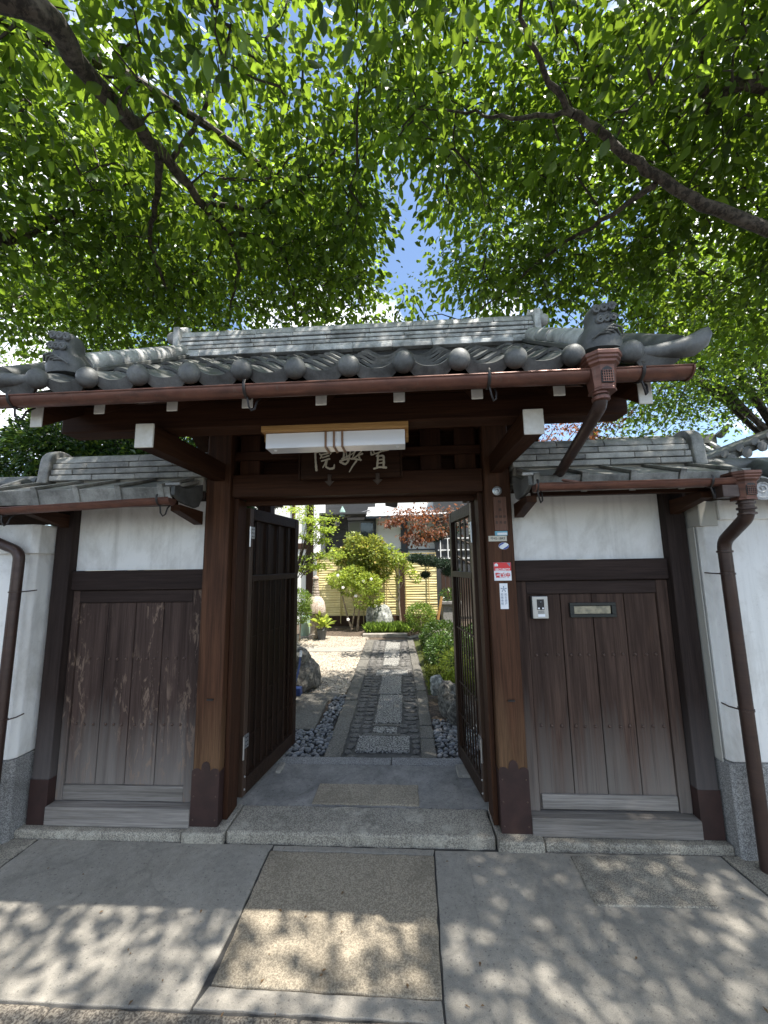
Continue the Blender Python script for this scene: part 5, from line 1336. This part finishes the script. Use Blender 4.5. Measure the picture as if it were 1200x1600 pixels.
# red maple
o = empty('red_maple', (1.75, 4.4, 0), 'red-leaved maple whose branch hangs into the gateway on the right', 'tree')
pads = [(612, 818, .10, 4.2), (625, 808, .22, 4.2), (645, 800, .26, 4.3), (668, 808, .28, 4.3), (690, 800, .28, 4.3), (650, 822, .22, 4.2), (672, 832, .22, 4.2), (640, 838, .14, 4.2), (695, 830, .24, 4.3), (655, 845, .12, 4.2), (705, 818, .25, 4.4), (720, 800, .3, 4.5)]
pads += [(870, 662, .40, 4.4), (905, 668, .42, 4.4), (935, 662, .32, 4.4), (960, 650, .22, 4.4), (880, 690, .4, 4.4), (840, 690, .4, 4.6), (800, 700, .5, 4.6), (930, 690, .3, 4.5)]
pc_ = [at(a, b, y) for a, b, _, y in pads]
C = np.concatenate([np.array(q)+rng.normal(0, 1, (22, 3))*np.array([r_*.55, r_*.6, r_*.2]) for q, (_, _, r_, _) in zip(pc_, pads)])
crown_from(C, 7, .06, .065, 'maple_red', 'crown', o, .9, False, .5, .9, .5)
tk = MB().tube([(1.75, 4.4, -.01), (1.72, 4.4, .9), (1.80, 4.4, 2.0), (2.0, 4.4, 3.2)], [.075, .065, .05, .02], 10)
for q in pc_: tk.tube([(1.78, 4.4, 1.9), (Vector((1.8, 4.4, 2.3))+q)/2+Vector((0, 0, .12)), q], [.022, .014, .005], 6)
tk.build('trunk', 'bark', o, True)
# pine
o = empty('pine_tree', (1.9, 5.9, 0), 'dark pruned pine with a flat needle pad reaching in from the right', 'tree')
P = []; D = []
for px_, py_, rx_, rz_, y in ((650, 874, .20, .10, 5.7), (668, 878, .26, .12, 5.7), (690, 882, .26, .11, 5.8), (665, 900, .10, .07, 5.7), (678, 840, .24, .12, 5.9), (700, 830, .28, .14, 5.9), (705, 895, .22, .10, 5.9), (662, 838, .12, .08, 5.9)):
    q = np.array(at(px_, py_, y)); n = int(5200*rx_); p = q+unit(rng.normal(0, 1, (n, 3)))*rng.random((n, 1))**.4*np.array([rx_, rx_, rz_]); P.append(p); D.append(rng.normal(0, .6, (n, 3))+np.array([0, 0, .9]))
P = np.concatenate(P); D = np.concatenate(D); n = len(P); ln = rng.uniform(.05, .09, n)
fo = bpy.data.objects.new('crown', leafmesh('crown', P, D, rng.normal(0, 1, (n, 3)), ln, ln*.14, 'pine', False)); put(fo, o); fo['kind'] = 'stuff'
tk = MB().tube([(1.9, 5.9, -.01), (1.8, 5.9, .8), (1.95, 5.9, 1.5), (1.8, 5.9, 2.4)], [.09, .08, .06, .03], 9)
tk.tube([(1.87, 5.9, 1.3), at(712, 868, 5.85), at(690, 886, 5.8), at(662, 882, 5.7)], [.035, .026, .018, .008], 7); tk.tube([(1.9, 5.9, 1.8), at(705, 838, 5.9), at(672, 846, 5.9)], [.03, .02, .008], 7)
tk.build('trunk', 'bark', o, True)

# ---- bamboo fence
fx0, fx1 = at(497, 900, 8.1).x, at(682, 900, 8.1).x; fxp = at(628, 900, 8.1).x
fen = empty('bamboo_fence', ((fx0+fx1)/2, 8.1, 0), 'yellow horizontal bamboo screen fence at the back of the garden', 'fence')
zf0, zf1 = .26, 1.85
spans = [(fx0, fxp-.075), (fxp+.075, fx1)]; ns = 24; hh = (zf1-zf0)/ns
for (a, b) in spans:
    m = MB(); n = 6; segs = max(2, int((b-a)/.22)); wob = [rnd.uniform(-.006, .006) for _ in range(segs+1)]
    for k in range(ns):
        z = zf0+hh*(k+.5); mm = MB()
        pts = [(a+(b-a)*i/segs, 8.1+rnd.uniform(-.005, .005), z+rnd.uniform(-.007, .007)) for i in range(segs+1)]
        mm.tube(pts, hh*.16, 8, flat=3.5).build('bamboo_slat', 'bamboo', fen, True)
    k = 0; x = a+.02
    while x < b:
        MB().tube([(x, 8.1-hh*.75, zf0-.2), (x, 8.1-hh*.75, zf1+.03)], .014, 7).build('batten', 'bamboo_dk', fen, True); x += .62
bx('fence_post', 'darktimber', fen, fxp-.065, fxp+.065, 8.02, 8.15, -.01, 1.95, .005)
bx('fence_base', 'darktimber', fen, fx0, fx1, 8.09, 8.13, -.01, .25, .003)
bx('fence_cap', 'bamboo_dk', fen, fx0, fx1, 8.06, 8.14, zf1+.032, zf1+.06, .005)

# ---- house behind
HY = 9.7
def hx(px_): return at(px_, 850, HY).x
hz = lambda py_: at(590, py_, HY).z
hs_ = empty('house', (-.5, 11, 0), 'house behind the garden with white panels, charcoal siding and grey tiled lean-to roof', 'building')
bx('siding_wall', 'siding', hs_, hx(498), hx(587), HY, HY+3, -.01, 4.4, 0)
bx('white_wall', 'housewhite', hs_, hx(587)+.001, hx(682), HY+.002, HY+3, -.01, 4.4, 0)
k = 0; z = 1.2
while z < 3.6:
    bx('siding_board', 'siding', hs_, hx(499), hx(543), HY-.022, HY-.001, z, z+.135, .004); z += .14
bx('column', 'navy', hs_, hx(626.5), hx(637), HY-.06, HY+.001, -.01, 3.25, .005)
bx('column', 'navy', hs_, hx(584), hx(588), HY-.05, HY-.001, -.01, 3.25, .005)
bx('rail', 'navy', hs_, hx(590), hx(680), HY-.04, HY-.02, hz(861), hz(859), .003)
wz0, wz1 = hz(868), hz(814)
w = bx('window', 'frame_grey', hs_, hx(544), hx(584)-.002, HY-.02, HY-.002, wz0, wz1, .003)
bx('pane', 'curtain', w, hx(546), hx(562), HY-.026, HY-.0215, wz0+.05, wz1-.05, 0)
bx('pane', 'glass', w, hx(564.5), hx(583), HY-.026, HY-.0215, wz0+.05, wz1-.05, 0)
bx('window_frame_bar', 'frame_grey', w, hx(562.2), hx(564.3), HY-.035, HY-.0215, wz0, wz1, .003)
# lean-to roof of pale shingles
rz1 = 3.62; rf = MB().prism([(hx(576), HY-.75, 3.06), (hx(576), HY-.001, 3.45), (hx(576), HY-.001, 3.40), (hx(576), HY-.75, 3.0)], (hx(700)-hx(576), 0, 0)).build('lean_to_roof', 'navy', hs_)
for r_ in range(6):
    x = hx(576)+(.0 if r_ % 2 else -.14); t = r_/6
    y0_ = HY-.76+.75*t; z0_ = 3.075+.39*t
    while x < hx(700):
        a, b = max(x, hx(576)), min(x+.28, hx(700))
        if b-a > .02:
            MB().add([(a+.002, y0_, z0_), (b-.002, y0_, z0_), (b-.002, y0_+.15, z0_+.062), (a+.002, y0_+.15, z0_+.062), (a+.002, y0_, z0_-.02), (b-.002, y0_, z0_-.02)], [(0, 1, 2, 3), (4, 5, 1, 0)]).build('shingle', 'tile_lt', rf)
        x += .28
aw = bx('awning', 'siding', hs_, hx(498), hx(577), HY-.9, HY-.03, 3.12, 3.18, .004)
MB().tube([at(528, 811, HY-.5), at(578, 797, HY-.5)], .02, 8).build('awning_arm', 'frame_grey', hs_, True)
lo = empty('floodlight', at(527, 818, HY-.1), 'white square floodlight on the charcoal siding of the house', 'lamp')
c = at(527, 818, HY-.12); MB().box(c.x-.07, c.x+.07, HY-.13, HY-.10, c.z-.075, c.z+.075).build('lamp_head', 'white', lo, bevel=.01)
MB().box(c.x-.02, c.x+.02, HY-.10, HY-.022, c.z-.02, c.z+.02).build('mount', 'white', lo); MB().tube([(c.x-.07, HY-.11, c.z-.01), (c.x-.17, HY-.06, c.z)], .014, 6).build('arm', 'white', lo)
MB().lathe([(.035, 0), (.05, .012), (.03, .02)], (c.x+.02, HY-.131, c.z-.02), 12, Matrix.Rotation(R(90), 4, 'X')).build('sensor', 'frame_grey', lo, True)
c = at(535, 800, HY-.8); hl = empty('hanging_lantern', c, 'small green bronze lantern hanging from the house awning', 'lantern')
MB().lathe([(.05, -.14), (.085, -.12), (.09, .0), (.06, .08), (.025, .14), (.02, .18)], c, 6).build('lantern_body', 'verdigris', hl); MB().tube([c+Vector((0, 0, .17)), (c.x, c.y, 3.125)], .006, 6).build('chain', 'iron', hl)
# right-hand grey annex
an = empty('annex', (2.2, 10, 0), 'shaded grey annex with window bars and brown boards right of the bamboo fence', 'building')
ax0 = at(681, 850, 9.2).x
bx('wall', 'siding', an, ax0, 5.0, 9.2, 12, -.01, 4.0, 0)
for k in range(3): bx('window_bar', 'housewhite', an, ax0+.12+.22*k, ax0+.145+.22*k, 9.14, 9.16, 1.75, 2.7, 0)
for z_ in (1.75, 2.0, 2.35): bx('window_rail', 'housewhite', an, ax0+.05, 3.0, 9.165, 9.185, z_, z_+.03, 0)
for k in range(7): bx('board', 'plankR', an, ax0+.10+.13*k, ax0+.21+.13*k, 8.9, 8.93, .1, 1.35, .003)
o = empty('stone_basin', (at(700, 950, 7.6).x, 7.6, 0), 'grey stone basin block with slanting timber at the right end of the fence', 'basin')
c = at(700, 950, 7.6)
MB().lathe([(.30, 0), (.31, .05), (.29, .55), (.36, .60), (.36, .68), (.28, .68), (.26, .60)], (c.x+.06, 7.6, 0), 4, Matrix.Rotation(R(45), 4, 'Z')).build('basin_block', 'granite', o, bevel=.012)
MB().tube([at(683, 975, 7.3), at(690, 932, 7.35)], .035, 6).build('slanting_timber', 'lampwood', o)
o2 = empty('fern_plant', (c.x+.05, 7.6, .68), 'small dark plant set on top of the stone basin', 'plant'); shrub(o2, [((c.x+.05, 7.6, .80), (.24, .22, .16))], 50000, .09, 'camellia', name='foliage', aspect=.25)
# white timber-framed building at the left
lb = empty('timber_house', (-4.6, 9.5, 0), 'white plastered timber-framed house wall behind the young maple', 'building')
LY = 8.6; lx = lambda px_: at(px_, 850, LY).x
bx('wall', 'housewhite', lb, -6.5, lx(496), LY, LY+4, -.01, 4.6, 0)
for a, b in ((479, 491), (456, 461)): bx('timber_post', 'darktimber', lb, lx(a), lx(b), LY-.04, LY-.001, -.01, 4.0, .006)
bx('timber_rail', 'darktimber', lb, -6.5, lx(479)-.001, LY-.035, LY-.001, at(470, 858, LY).z, at(470, 849, LY).z, .006)
bx('pale_post', 'housewhite', lb, lx(493), lx(499), LY-.25, LY-.15, -.01, 4.0, .006)
MB().tube([(lx(497)+.05, LY-.3, .3), (lx(497)+.05, LY-.3, 2.0)], .02, 8).build('bamboo_pole', 'bamboo_dk', lb, True)

# ---- neighbouring roofs beyond the right wall
def tiled_roof(name, x0, x1, ye, ze, yr, zr, label, pitch_=.27, wall=True):
    o = empty(name, ((x0+x1)/2, yr, 0), label, 'building')
    bx('wall', 'housewhite', o, x0+.3, x1-.3, ye+.5, 2*yr-ye-.5, -.01, ze, 0)
    rf = MB().prism([(x0, ye, ze), (x0, yr, zr), (x0, 2*yr-ye, ze), (x0, 2*yr-ye, ze-.08), (x0, yr, zr-.09), (x0, ye, ze-.08)], (x1-x0, 0, 0)).build('roof', 'tile', o)
    x = x0+.06
    while x < x1:
        MB().tube([(x, ye-.03, ze+.03), (x, yr-.05, zr+.02)], .055, 8).build('cover_tile', 'tile_lt', rf, True); x += pitch_
    bx('ridge', 'tile', rf, x0-.05, x1+.05, yr-.12, yr+.12, zr-.02, zr+.22, .02)
    for x in (x0-.08, x1+.08): MB().tube([(x, yr-.15, zr+.16), (x, yr-.32, zr+.22), (x, yr-.45, zr+.34)], [.09, .07, .03], 8).build('ridge_end_tile', 'tile', rf, True)
    return o
a = at(1094, 685, 7.0); b = at(1140, 718, 6.0)
tiled_roof('neighbour_house', a.x-2.6, a.x+.25, 5.6, 3.25, 7.0, a.z-.15, 'distant house with sunlit grey tiled roof beyond the right wing')
c = at(1200, 690, 3.0)
nr = empty('neighbour_shed', (c.x+1.2, 3.2, 0), 'dark tiled roof sloping up at the right edge beyond the boundary wall', 'building')
e0, e1 = at(1122, 716, 3.0), at(1230, 672, 3.0)
bx('wall', 'siding', nr, e0.x+.6, e0.x+3.4, 3.1, 6.0, -.01, e0.z-.05, 0)
sl_ = (e1-e0); rf = MB().prism([e0, e0+sl_*2.2, e0+sl_*2.2+Vector((0, 0, -.1)), e0+Vector((0, 0, -.1))], (0, 3.2, 0)).build('roof', 'tile', nr)
for k in range(9):
    q = e0+sl_*(.08+.22*k); MB().tube([q+Vector((0, -.03, .02)), q+Vector((0, 3.1, .02))], .06, 10).build('cover_tile', 'tile', rf, True)
    MB().lathe([(.01, 0), (.07, 0), (.07, .015), (.02, .02)], q+Vector((.06, -.04, -.06)), 12, Matrix.Rotation(R(90), 4, 'X')).build('round_tile_end', 'tile', rf, True)

# ================================================================== TREES
from mathutils import noise as mnz
def limb(mb, pts, r0, r1, n=10, nodes=None):
    P = [Vector(p) for p in pts]; Q = []
    for i in range(len(P)-1):                         # Catmull-Rom through the surveyed points
        a, b, c, d = P[max(i-1, 0)], P[i], P[i+1], P[min(i+2, len(P)-1)]
        for j in range(5):
            t = j/5; Q.append(.5*((2*b)+(c-a)*t+(2*a-5*b+4*c-d)*t*t+(3*b-a-3*c+d)*t**3))
    Q.append(P[-1]); m = len(Q)
    Q = [q+Vector((rnd.uniform(-1, 1), rnd.uniform(-1, 1), rnd.uniform(-1, 1)))*.012*(0 < i < m-1) for i, q in enumerate(Q)]
    mb.tube(Q, [(r0+(r1-r0)*k/(m-1))*rnd.uniform(.93, 1.07) for k in range(m)], n)
    if nodes is not None: nodes += [tuple(q) for q in Q]
    return Q
def dens(p, s=.85, off=0.): return mnz.noise(Vector(p)*s+Vector((off, off*1.7, 3.1)))
def volume(n, lo, hi, keep):
    out = []
    while len(out) < n:
        p = (rng.uniform(lo[0], hi[0]), rng.uniform(lo[1], hi[1]), rng.uniform(lo[2], hi[2]))
        if keep(p): out.append(p)
    return np.array(out)
def sunlit(p):                    # thinner foliage where the ridge and the garden lie in sun
    x, y, z = p; h = z-3.2; rx_, ry_ = x-.37*h, y+.22*h
    if -.3 < ry_ < .4 and -2.0 < rx_ < 1.3 and rng.random() < .55: return False
    gx, gy = x-.37*z, y+.22*z
    return not (gy > 3.5 and -2.8 < gx < 1.2 and rng.random() < .85)
def canopy_z(y): return 4.18+.12*max(0, y+1.0)
# ---- left street cherry
tl = empty('cherry_tree', (-3.5, -1.9, 0), 'cherry tree on the left whose long thick bough crosses the upper left of the view', 'tree', 'cherry trees arching over the gate')
mb = MB(); nodes = []
base = Vector((-3.5, -1.9, 0))
mb.tube([base+Vector((0, 0, -.05)), base+Vector((.01, 0, .15)), base+Vector((.03, .02, .6)), base+Vector((.08, .0, 1.5)), base+Vector((.15, .0, 2.5)), base+Vector((.3, -.05, 3.6)), base+Vector((.35, -.1, 5.0))], [.30, .22, .19, .17, .16, .13, .07], 14)
Lb = [atd(30, 0, 3.0), atd(130, 110, 3.25), atd(215, 200, 3.55), atd(265, 255, 3.8), atd(325, 330, 4.15)]
limb(mb, [base+Vector((.16, 0, 2.55)), base+Vector((.8, .15, 3.1)), (Lb[0]+base+Vector((.8, .15, 3.1)))/2+Vector((0, 0, .1))]+Lb, .072, .028, 12, nodes)
limb(mb, [Lb[4], atd(352, 362, 4.35), atd(372, 420, 4.7), atd(360, 480, 5.2)], .028, .010, 8, nodes)
limb(mb, [atd(352, 362, 4.35), atd(430, 380, 4.6), atd(455, 440, 4.9), atd(462, 500, 5.3)], .022, .008, 8, nodes)
limb(mb, [atd(322, 322, 4.1), atd(345, 318, 4.15), atd(395, 328, 4.3), atd(470, 285, 4.4), atd(530, 230, 4.5)], .026, .007, 8, nodes)
limb(mb, [atd(335, 310, 4.15), atd(345, 280, 4.15), atd(420, 280, 4.3), atd(520, 275, 4.6)], .015, .005, 7, nodes)
limb(mb, [atd(248, 245, 3.75), atd(246, 310, 4.1), atd(235, 380, 4.5), atd(260, 450, 5.0)], .028, .010, 8, nodes)
limb(mb, [Lb[3], atd(290, 225, 3.8), atd(320, 170, 3.8), atd(345, 110, 3.8), atd(360, 40, 3.8)], .018, .006, 7, nodes)
limb(mb, [base+Vector((.2, 0, 3.0)), base+Vector((.3, 1.4, 4.2)), atd(0, 372, 5.2), atd(110, 335, 5.4), atd(205, 355, 5.6)], .09, .015, 8, nodes)
limb(mb, [base+Vector((.33, -.07, 4.0)), base+Vector((1.2, -.5, 5.0)), base+Vector((2.6, -.3, 5.5)), base+Vector((3.6, -.2, 5.7))], .075, .02, 8, nodes)
limb(mb, [base+Vector((.3, -.05, 3.6)), base+Vector((.9, .9, 4.7)), base+Vector((1.7, 1.9, 5.3)), base+Vector((2.4, 3.0, 5.6))], .07, .02, 8, nodes)
mb.build('trunk', 'bark', tl, True)
def gap(p):                       # openings between the two crowns
    x, y, z = p; q = (y+2.487)/(z-1.6)
    return (.80 < q < 1.30 and abs(x-.10-.25*(q-1)) < .33+.07*math.sin(7*q)) or (q < .70 and -.62 < x < -.30)
LANE = .10
def keepL(p):
    x, y, z = p
    zl = canopy_z(y)
    if not (zl < z < zl+1.9): return False
    if x > LANE+.25 or gap(p): return False
    if dens(p, .95) < -.17: return False
    return sunlit(p)
CL = volume(1400, (-5.2, -1.2, 3.6), (.5, 2.7, 6.8), keepL)
mt = MB(); crown_twigs(nodes, CL, mt, .0065)
k_ = mt.build('twigs', 'twig', tl); k_['kind'] = 'stuff'
crown_from(CL, 35, .145, .086, 'leafA', 'crown', tl, .75, True, .58, .75, .75)
# ---- right street cherry
tr = empty('cherry_tree', (4.3, -1.15, 0), 'cherry tree on the right whose grey bough reaches in from the right edge', 'tree', 'cherry trees arching over the gate')
mb = MB(); nodes = []
base = Vector((4.3, -1.15, 0))
mb.tube([base+Vector((0, 0, -.05)), base+Vector((0, 0, .15)), base+Vector((-.02, 0, .7)), base+Vector((-.08, 0, 1.7)), base+Vector((-.12, 0, 2.7)), base+Vector((-.2, -.1, 3.8)), base+Vector((-.3, -.2, 5.2))], [.32, .24, .20, .18, .165, .13, .07], 14)
Rb = [atd(1205, 362, 3.9), atd(1100, 320, 3.8), atd(1020, 275, 3.7), atd(960, 225, 3.6), atd(895, 178, 3.5), atd(852, 110, 3.45), atd(812, 28, 3.4)]
limb(mb, [base+Vector((-.11, 0, 2.6)), base+Vector((-.9, .35, 3.3))]+Rb[:1], .09, .039, 11, nodes)
limb(mb, Rb[:5], .038, .021, 11, nodes); limb(mb, Rb[4:], .021, .010, 8, nodes)
limb(mb, [atd(895, 178, 3.5), atd(800, 184, 3.7), atd(730, 174, 3.85), atd(650, 170, 4.0)], .015, .005, 7, nodes)
limb(mb, [atd(1022, 290, 3.72), atd(940, 345, 4.1), atd(860, 395, 4.5), atd(795, 450, 5.0), atd(715, 510, 5.6)], .021, .007, 8, nodes)
limb(mb, [base+Vector((-.15, 0, 2.9)), base+Vector((-.2, 1.6, 4.2)), atd(1205, 130, 4.2), atd(1110, 170, 4.3), atd(1100, 60, 4.0)], .08, .018, 8, nodes)
limb(mb, [base+Vector((-.18, -.08, 3.5)), base+Vector((-1.1, -.8, 4.7)), base+Vector((-2.3, -1.0, 5.4)), base+Vector((-3.8, -1.1, 5.9))], .085, .02, 8, nodes)
limb(mb, [base+Vector((-.2, -.1, 3.8)), base+Vector((-1.2, .9, 5.0)), base+Vector((-2.4, 2.0, 5.6)), base+Vector((-3.3, 3.0, 6.0))], .07, .02, 8, nodes)
mb.build('trunk', 'bark', tr, True)
def keepR(p):
    x, y, z = p
    zl = canopy_z(y)-.12*max(0, x-1.0)
    if not (zl < z < zl+2.0): return False
    if x < LANE-.15 or gap(p): return False
    if y > 1.9+.3*x: return False
    if dens(p, .95, 5.) < -.20: return False
    return sunlit(p)
CR = volume(1400, (-.2, -1.25, 3.4), (5.2, 2.9, 6.8), keepR)
def keepO(p):                                         # boughs over the street, shading the pavement
    return dens(p, .9, 9.) > -.12
CO = volume(430, (-1.2, -3.6, 4.7), (5.0, -1.2, 6.6), keepO)
CA = np.concatenate([CR, CO])
mt = MB(); crown_twigs(nodes, CA, mt, .0065)
k_ = mt.build('twigs', 'twig', tr); k_['kind'] = 'stuff'
crown_from(CA, 35, .145, .088, 'leafA', 'crown', tr, .75, True, .58, .75, .75)
# ---- trees beyond the walls
def far_tree(name, c, r, n, lsize, mat, label, base, per=26, spread=.22, group=None, keep=None):
    o = empty(name, base, label, 'tree', group)
    C = []
    while len(C) < n:
        d = rng.normal(0, 1, 3); d /= np.linalg.norm(d); p = np.array(c)+d*np.array(r)*rng.random()**.45
        if dens(p, .7, 2.) > -.16 and (keep is None or keep(p)): C.append(p)
    C = np.array(C); mb = MB(); nodes = []
    b = Vector(base); c = Vector(c)
    limb(mb, [b, b.lerp(c, .4)+Vector((.1, 0, 0)), c], .16, .05, 10, nodes)
    for k in range(7):
        a = 6.2832*k/7; q = c+Vector((math.cos(a)*r[0]*.7, math.sin(a)*r[1]*.7, rnd.uniform(-.3, .6)*r[2])); limb(mb, [b.lerp(c, rnd.uniform(.45, .9)), (c+q)/2+Vector((0, 0, .2)), q], .06, .012, 7, nodes)
    mb.build('trunk', 'bark', o, True); mt = MB(); crown_twigs(nodes, C, mt, .006); k_ = mt.build('twigs', 'twig', o); k_['kind'] = 'stuff'
    crown_from(C, per, spread, lsize, mat, 'crown', o, .6, False, .52, .8, .75); return o
far_tree('cherry_tree', (-6.2, 5.6, 5.6), (3.2, 2.6, 2.6), 520, .10, 'leafB', 'farther cherry tree filling the sky above the left wing', (-6.6, 6.0, 0))
far_tree('cherry_tree', (6.1, 4.6, 5.3), (3.2, 2.2, 2.2), 760, .10, 'leafB', 'farther cherry tree with low drooping sprays above the right wing', (9.4, 5.6, 0), keep=lambda p: p[2] > 4.35 or p[0] < 4.6)
o = empty('camellia_hedge', (-3.6, 2.0, 0), 'dark glossy evergreen bush rising behind the left wing roof', 'shrub')
bl_ = [((x, 2.0+rnd.uniform(-.2, .2), z), (.55, .45, .42)) for x, z in ((-4.9, 2.9), (-4.2, 3.1), (-3.6, 3.0), (-3.0, 2.85), (-2.5, 2.75), (-4.6, 2.3), (-3.8, 2.4), (-3.1, 2.3), (-2.5, 2.3), (-2.0, 2.55), (-5.4, 2.6))]
bl_ += [((x, 2.5+rnd.uniform(-.2, .2), z), (.6, .5, .5)) for x, z in ((-5.2, 3.2), (-4.5, 3.5), (-3.9, 3.4), (-3.2, 3.2), (-2.7, 2.9), (-2.2, 2.8), (-3.4, 2.6), (-4.4, 2.8))]
shrub(o, bl_, 15000, .085, 'camellia', name='foliage', detailed=False, droop=.3, aspect=.45)
stems(o, [([(-4.2, 2.1, 0), (-4.2, 2.1, 1.2), (-4.3, 2.0, 2.6)], .05, .02), ([(-3.3, 2.1, 0), (-3.25, 2.1, 1.2), (-3.2, 2.0, 2.5)], .05, .02), ([(-2.4, 2.1, 0), (-2.4, 2.1, 2.4)], .04, .02)], 'bark')

# fallen leaves and bits on the paving
n = 70; P = np.stack([rng.uniform(-2.1, 1.6, n), rng.uniform(-1.2, -.07, n), np.full(n, .007)], 1)
D = np.stack([rng.normal(0, 1, n), rng.normal(0, 1, n), rng.normal(0, .08, n)], 1); ln = rng.uniform(.006, .022, n)
fo = bpy.data.objects.new('fallen_leaves', leafmesh('fallen_leaves', P, D, np.tile([0, 0, 1.], (n, 1))+rng.normal(0, .15, (n, 3)), ln, ln*.5, 'litter', False)); put(fo, None); L(fo, 'scattered dry leaf bits lying on the paving before the gate', 'leaf litter', kind='stuff')
for o in list(col.objects):
    if o.parent is None and 'category' in o and 'kind' not in o: o['kind'] = 'thing'
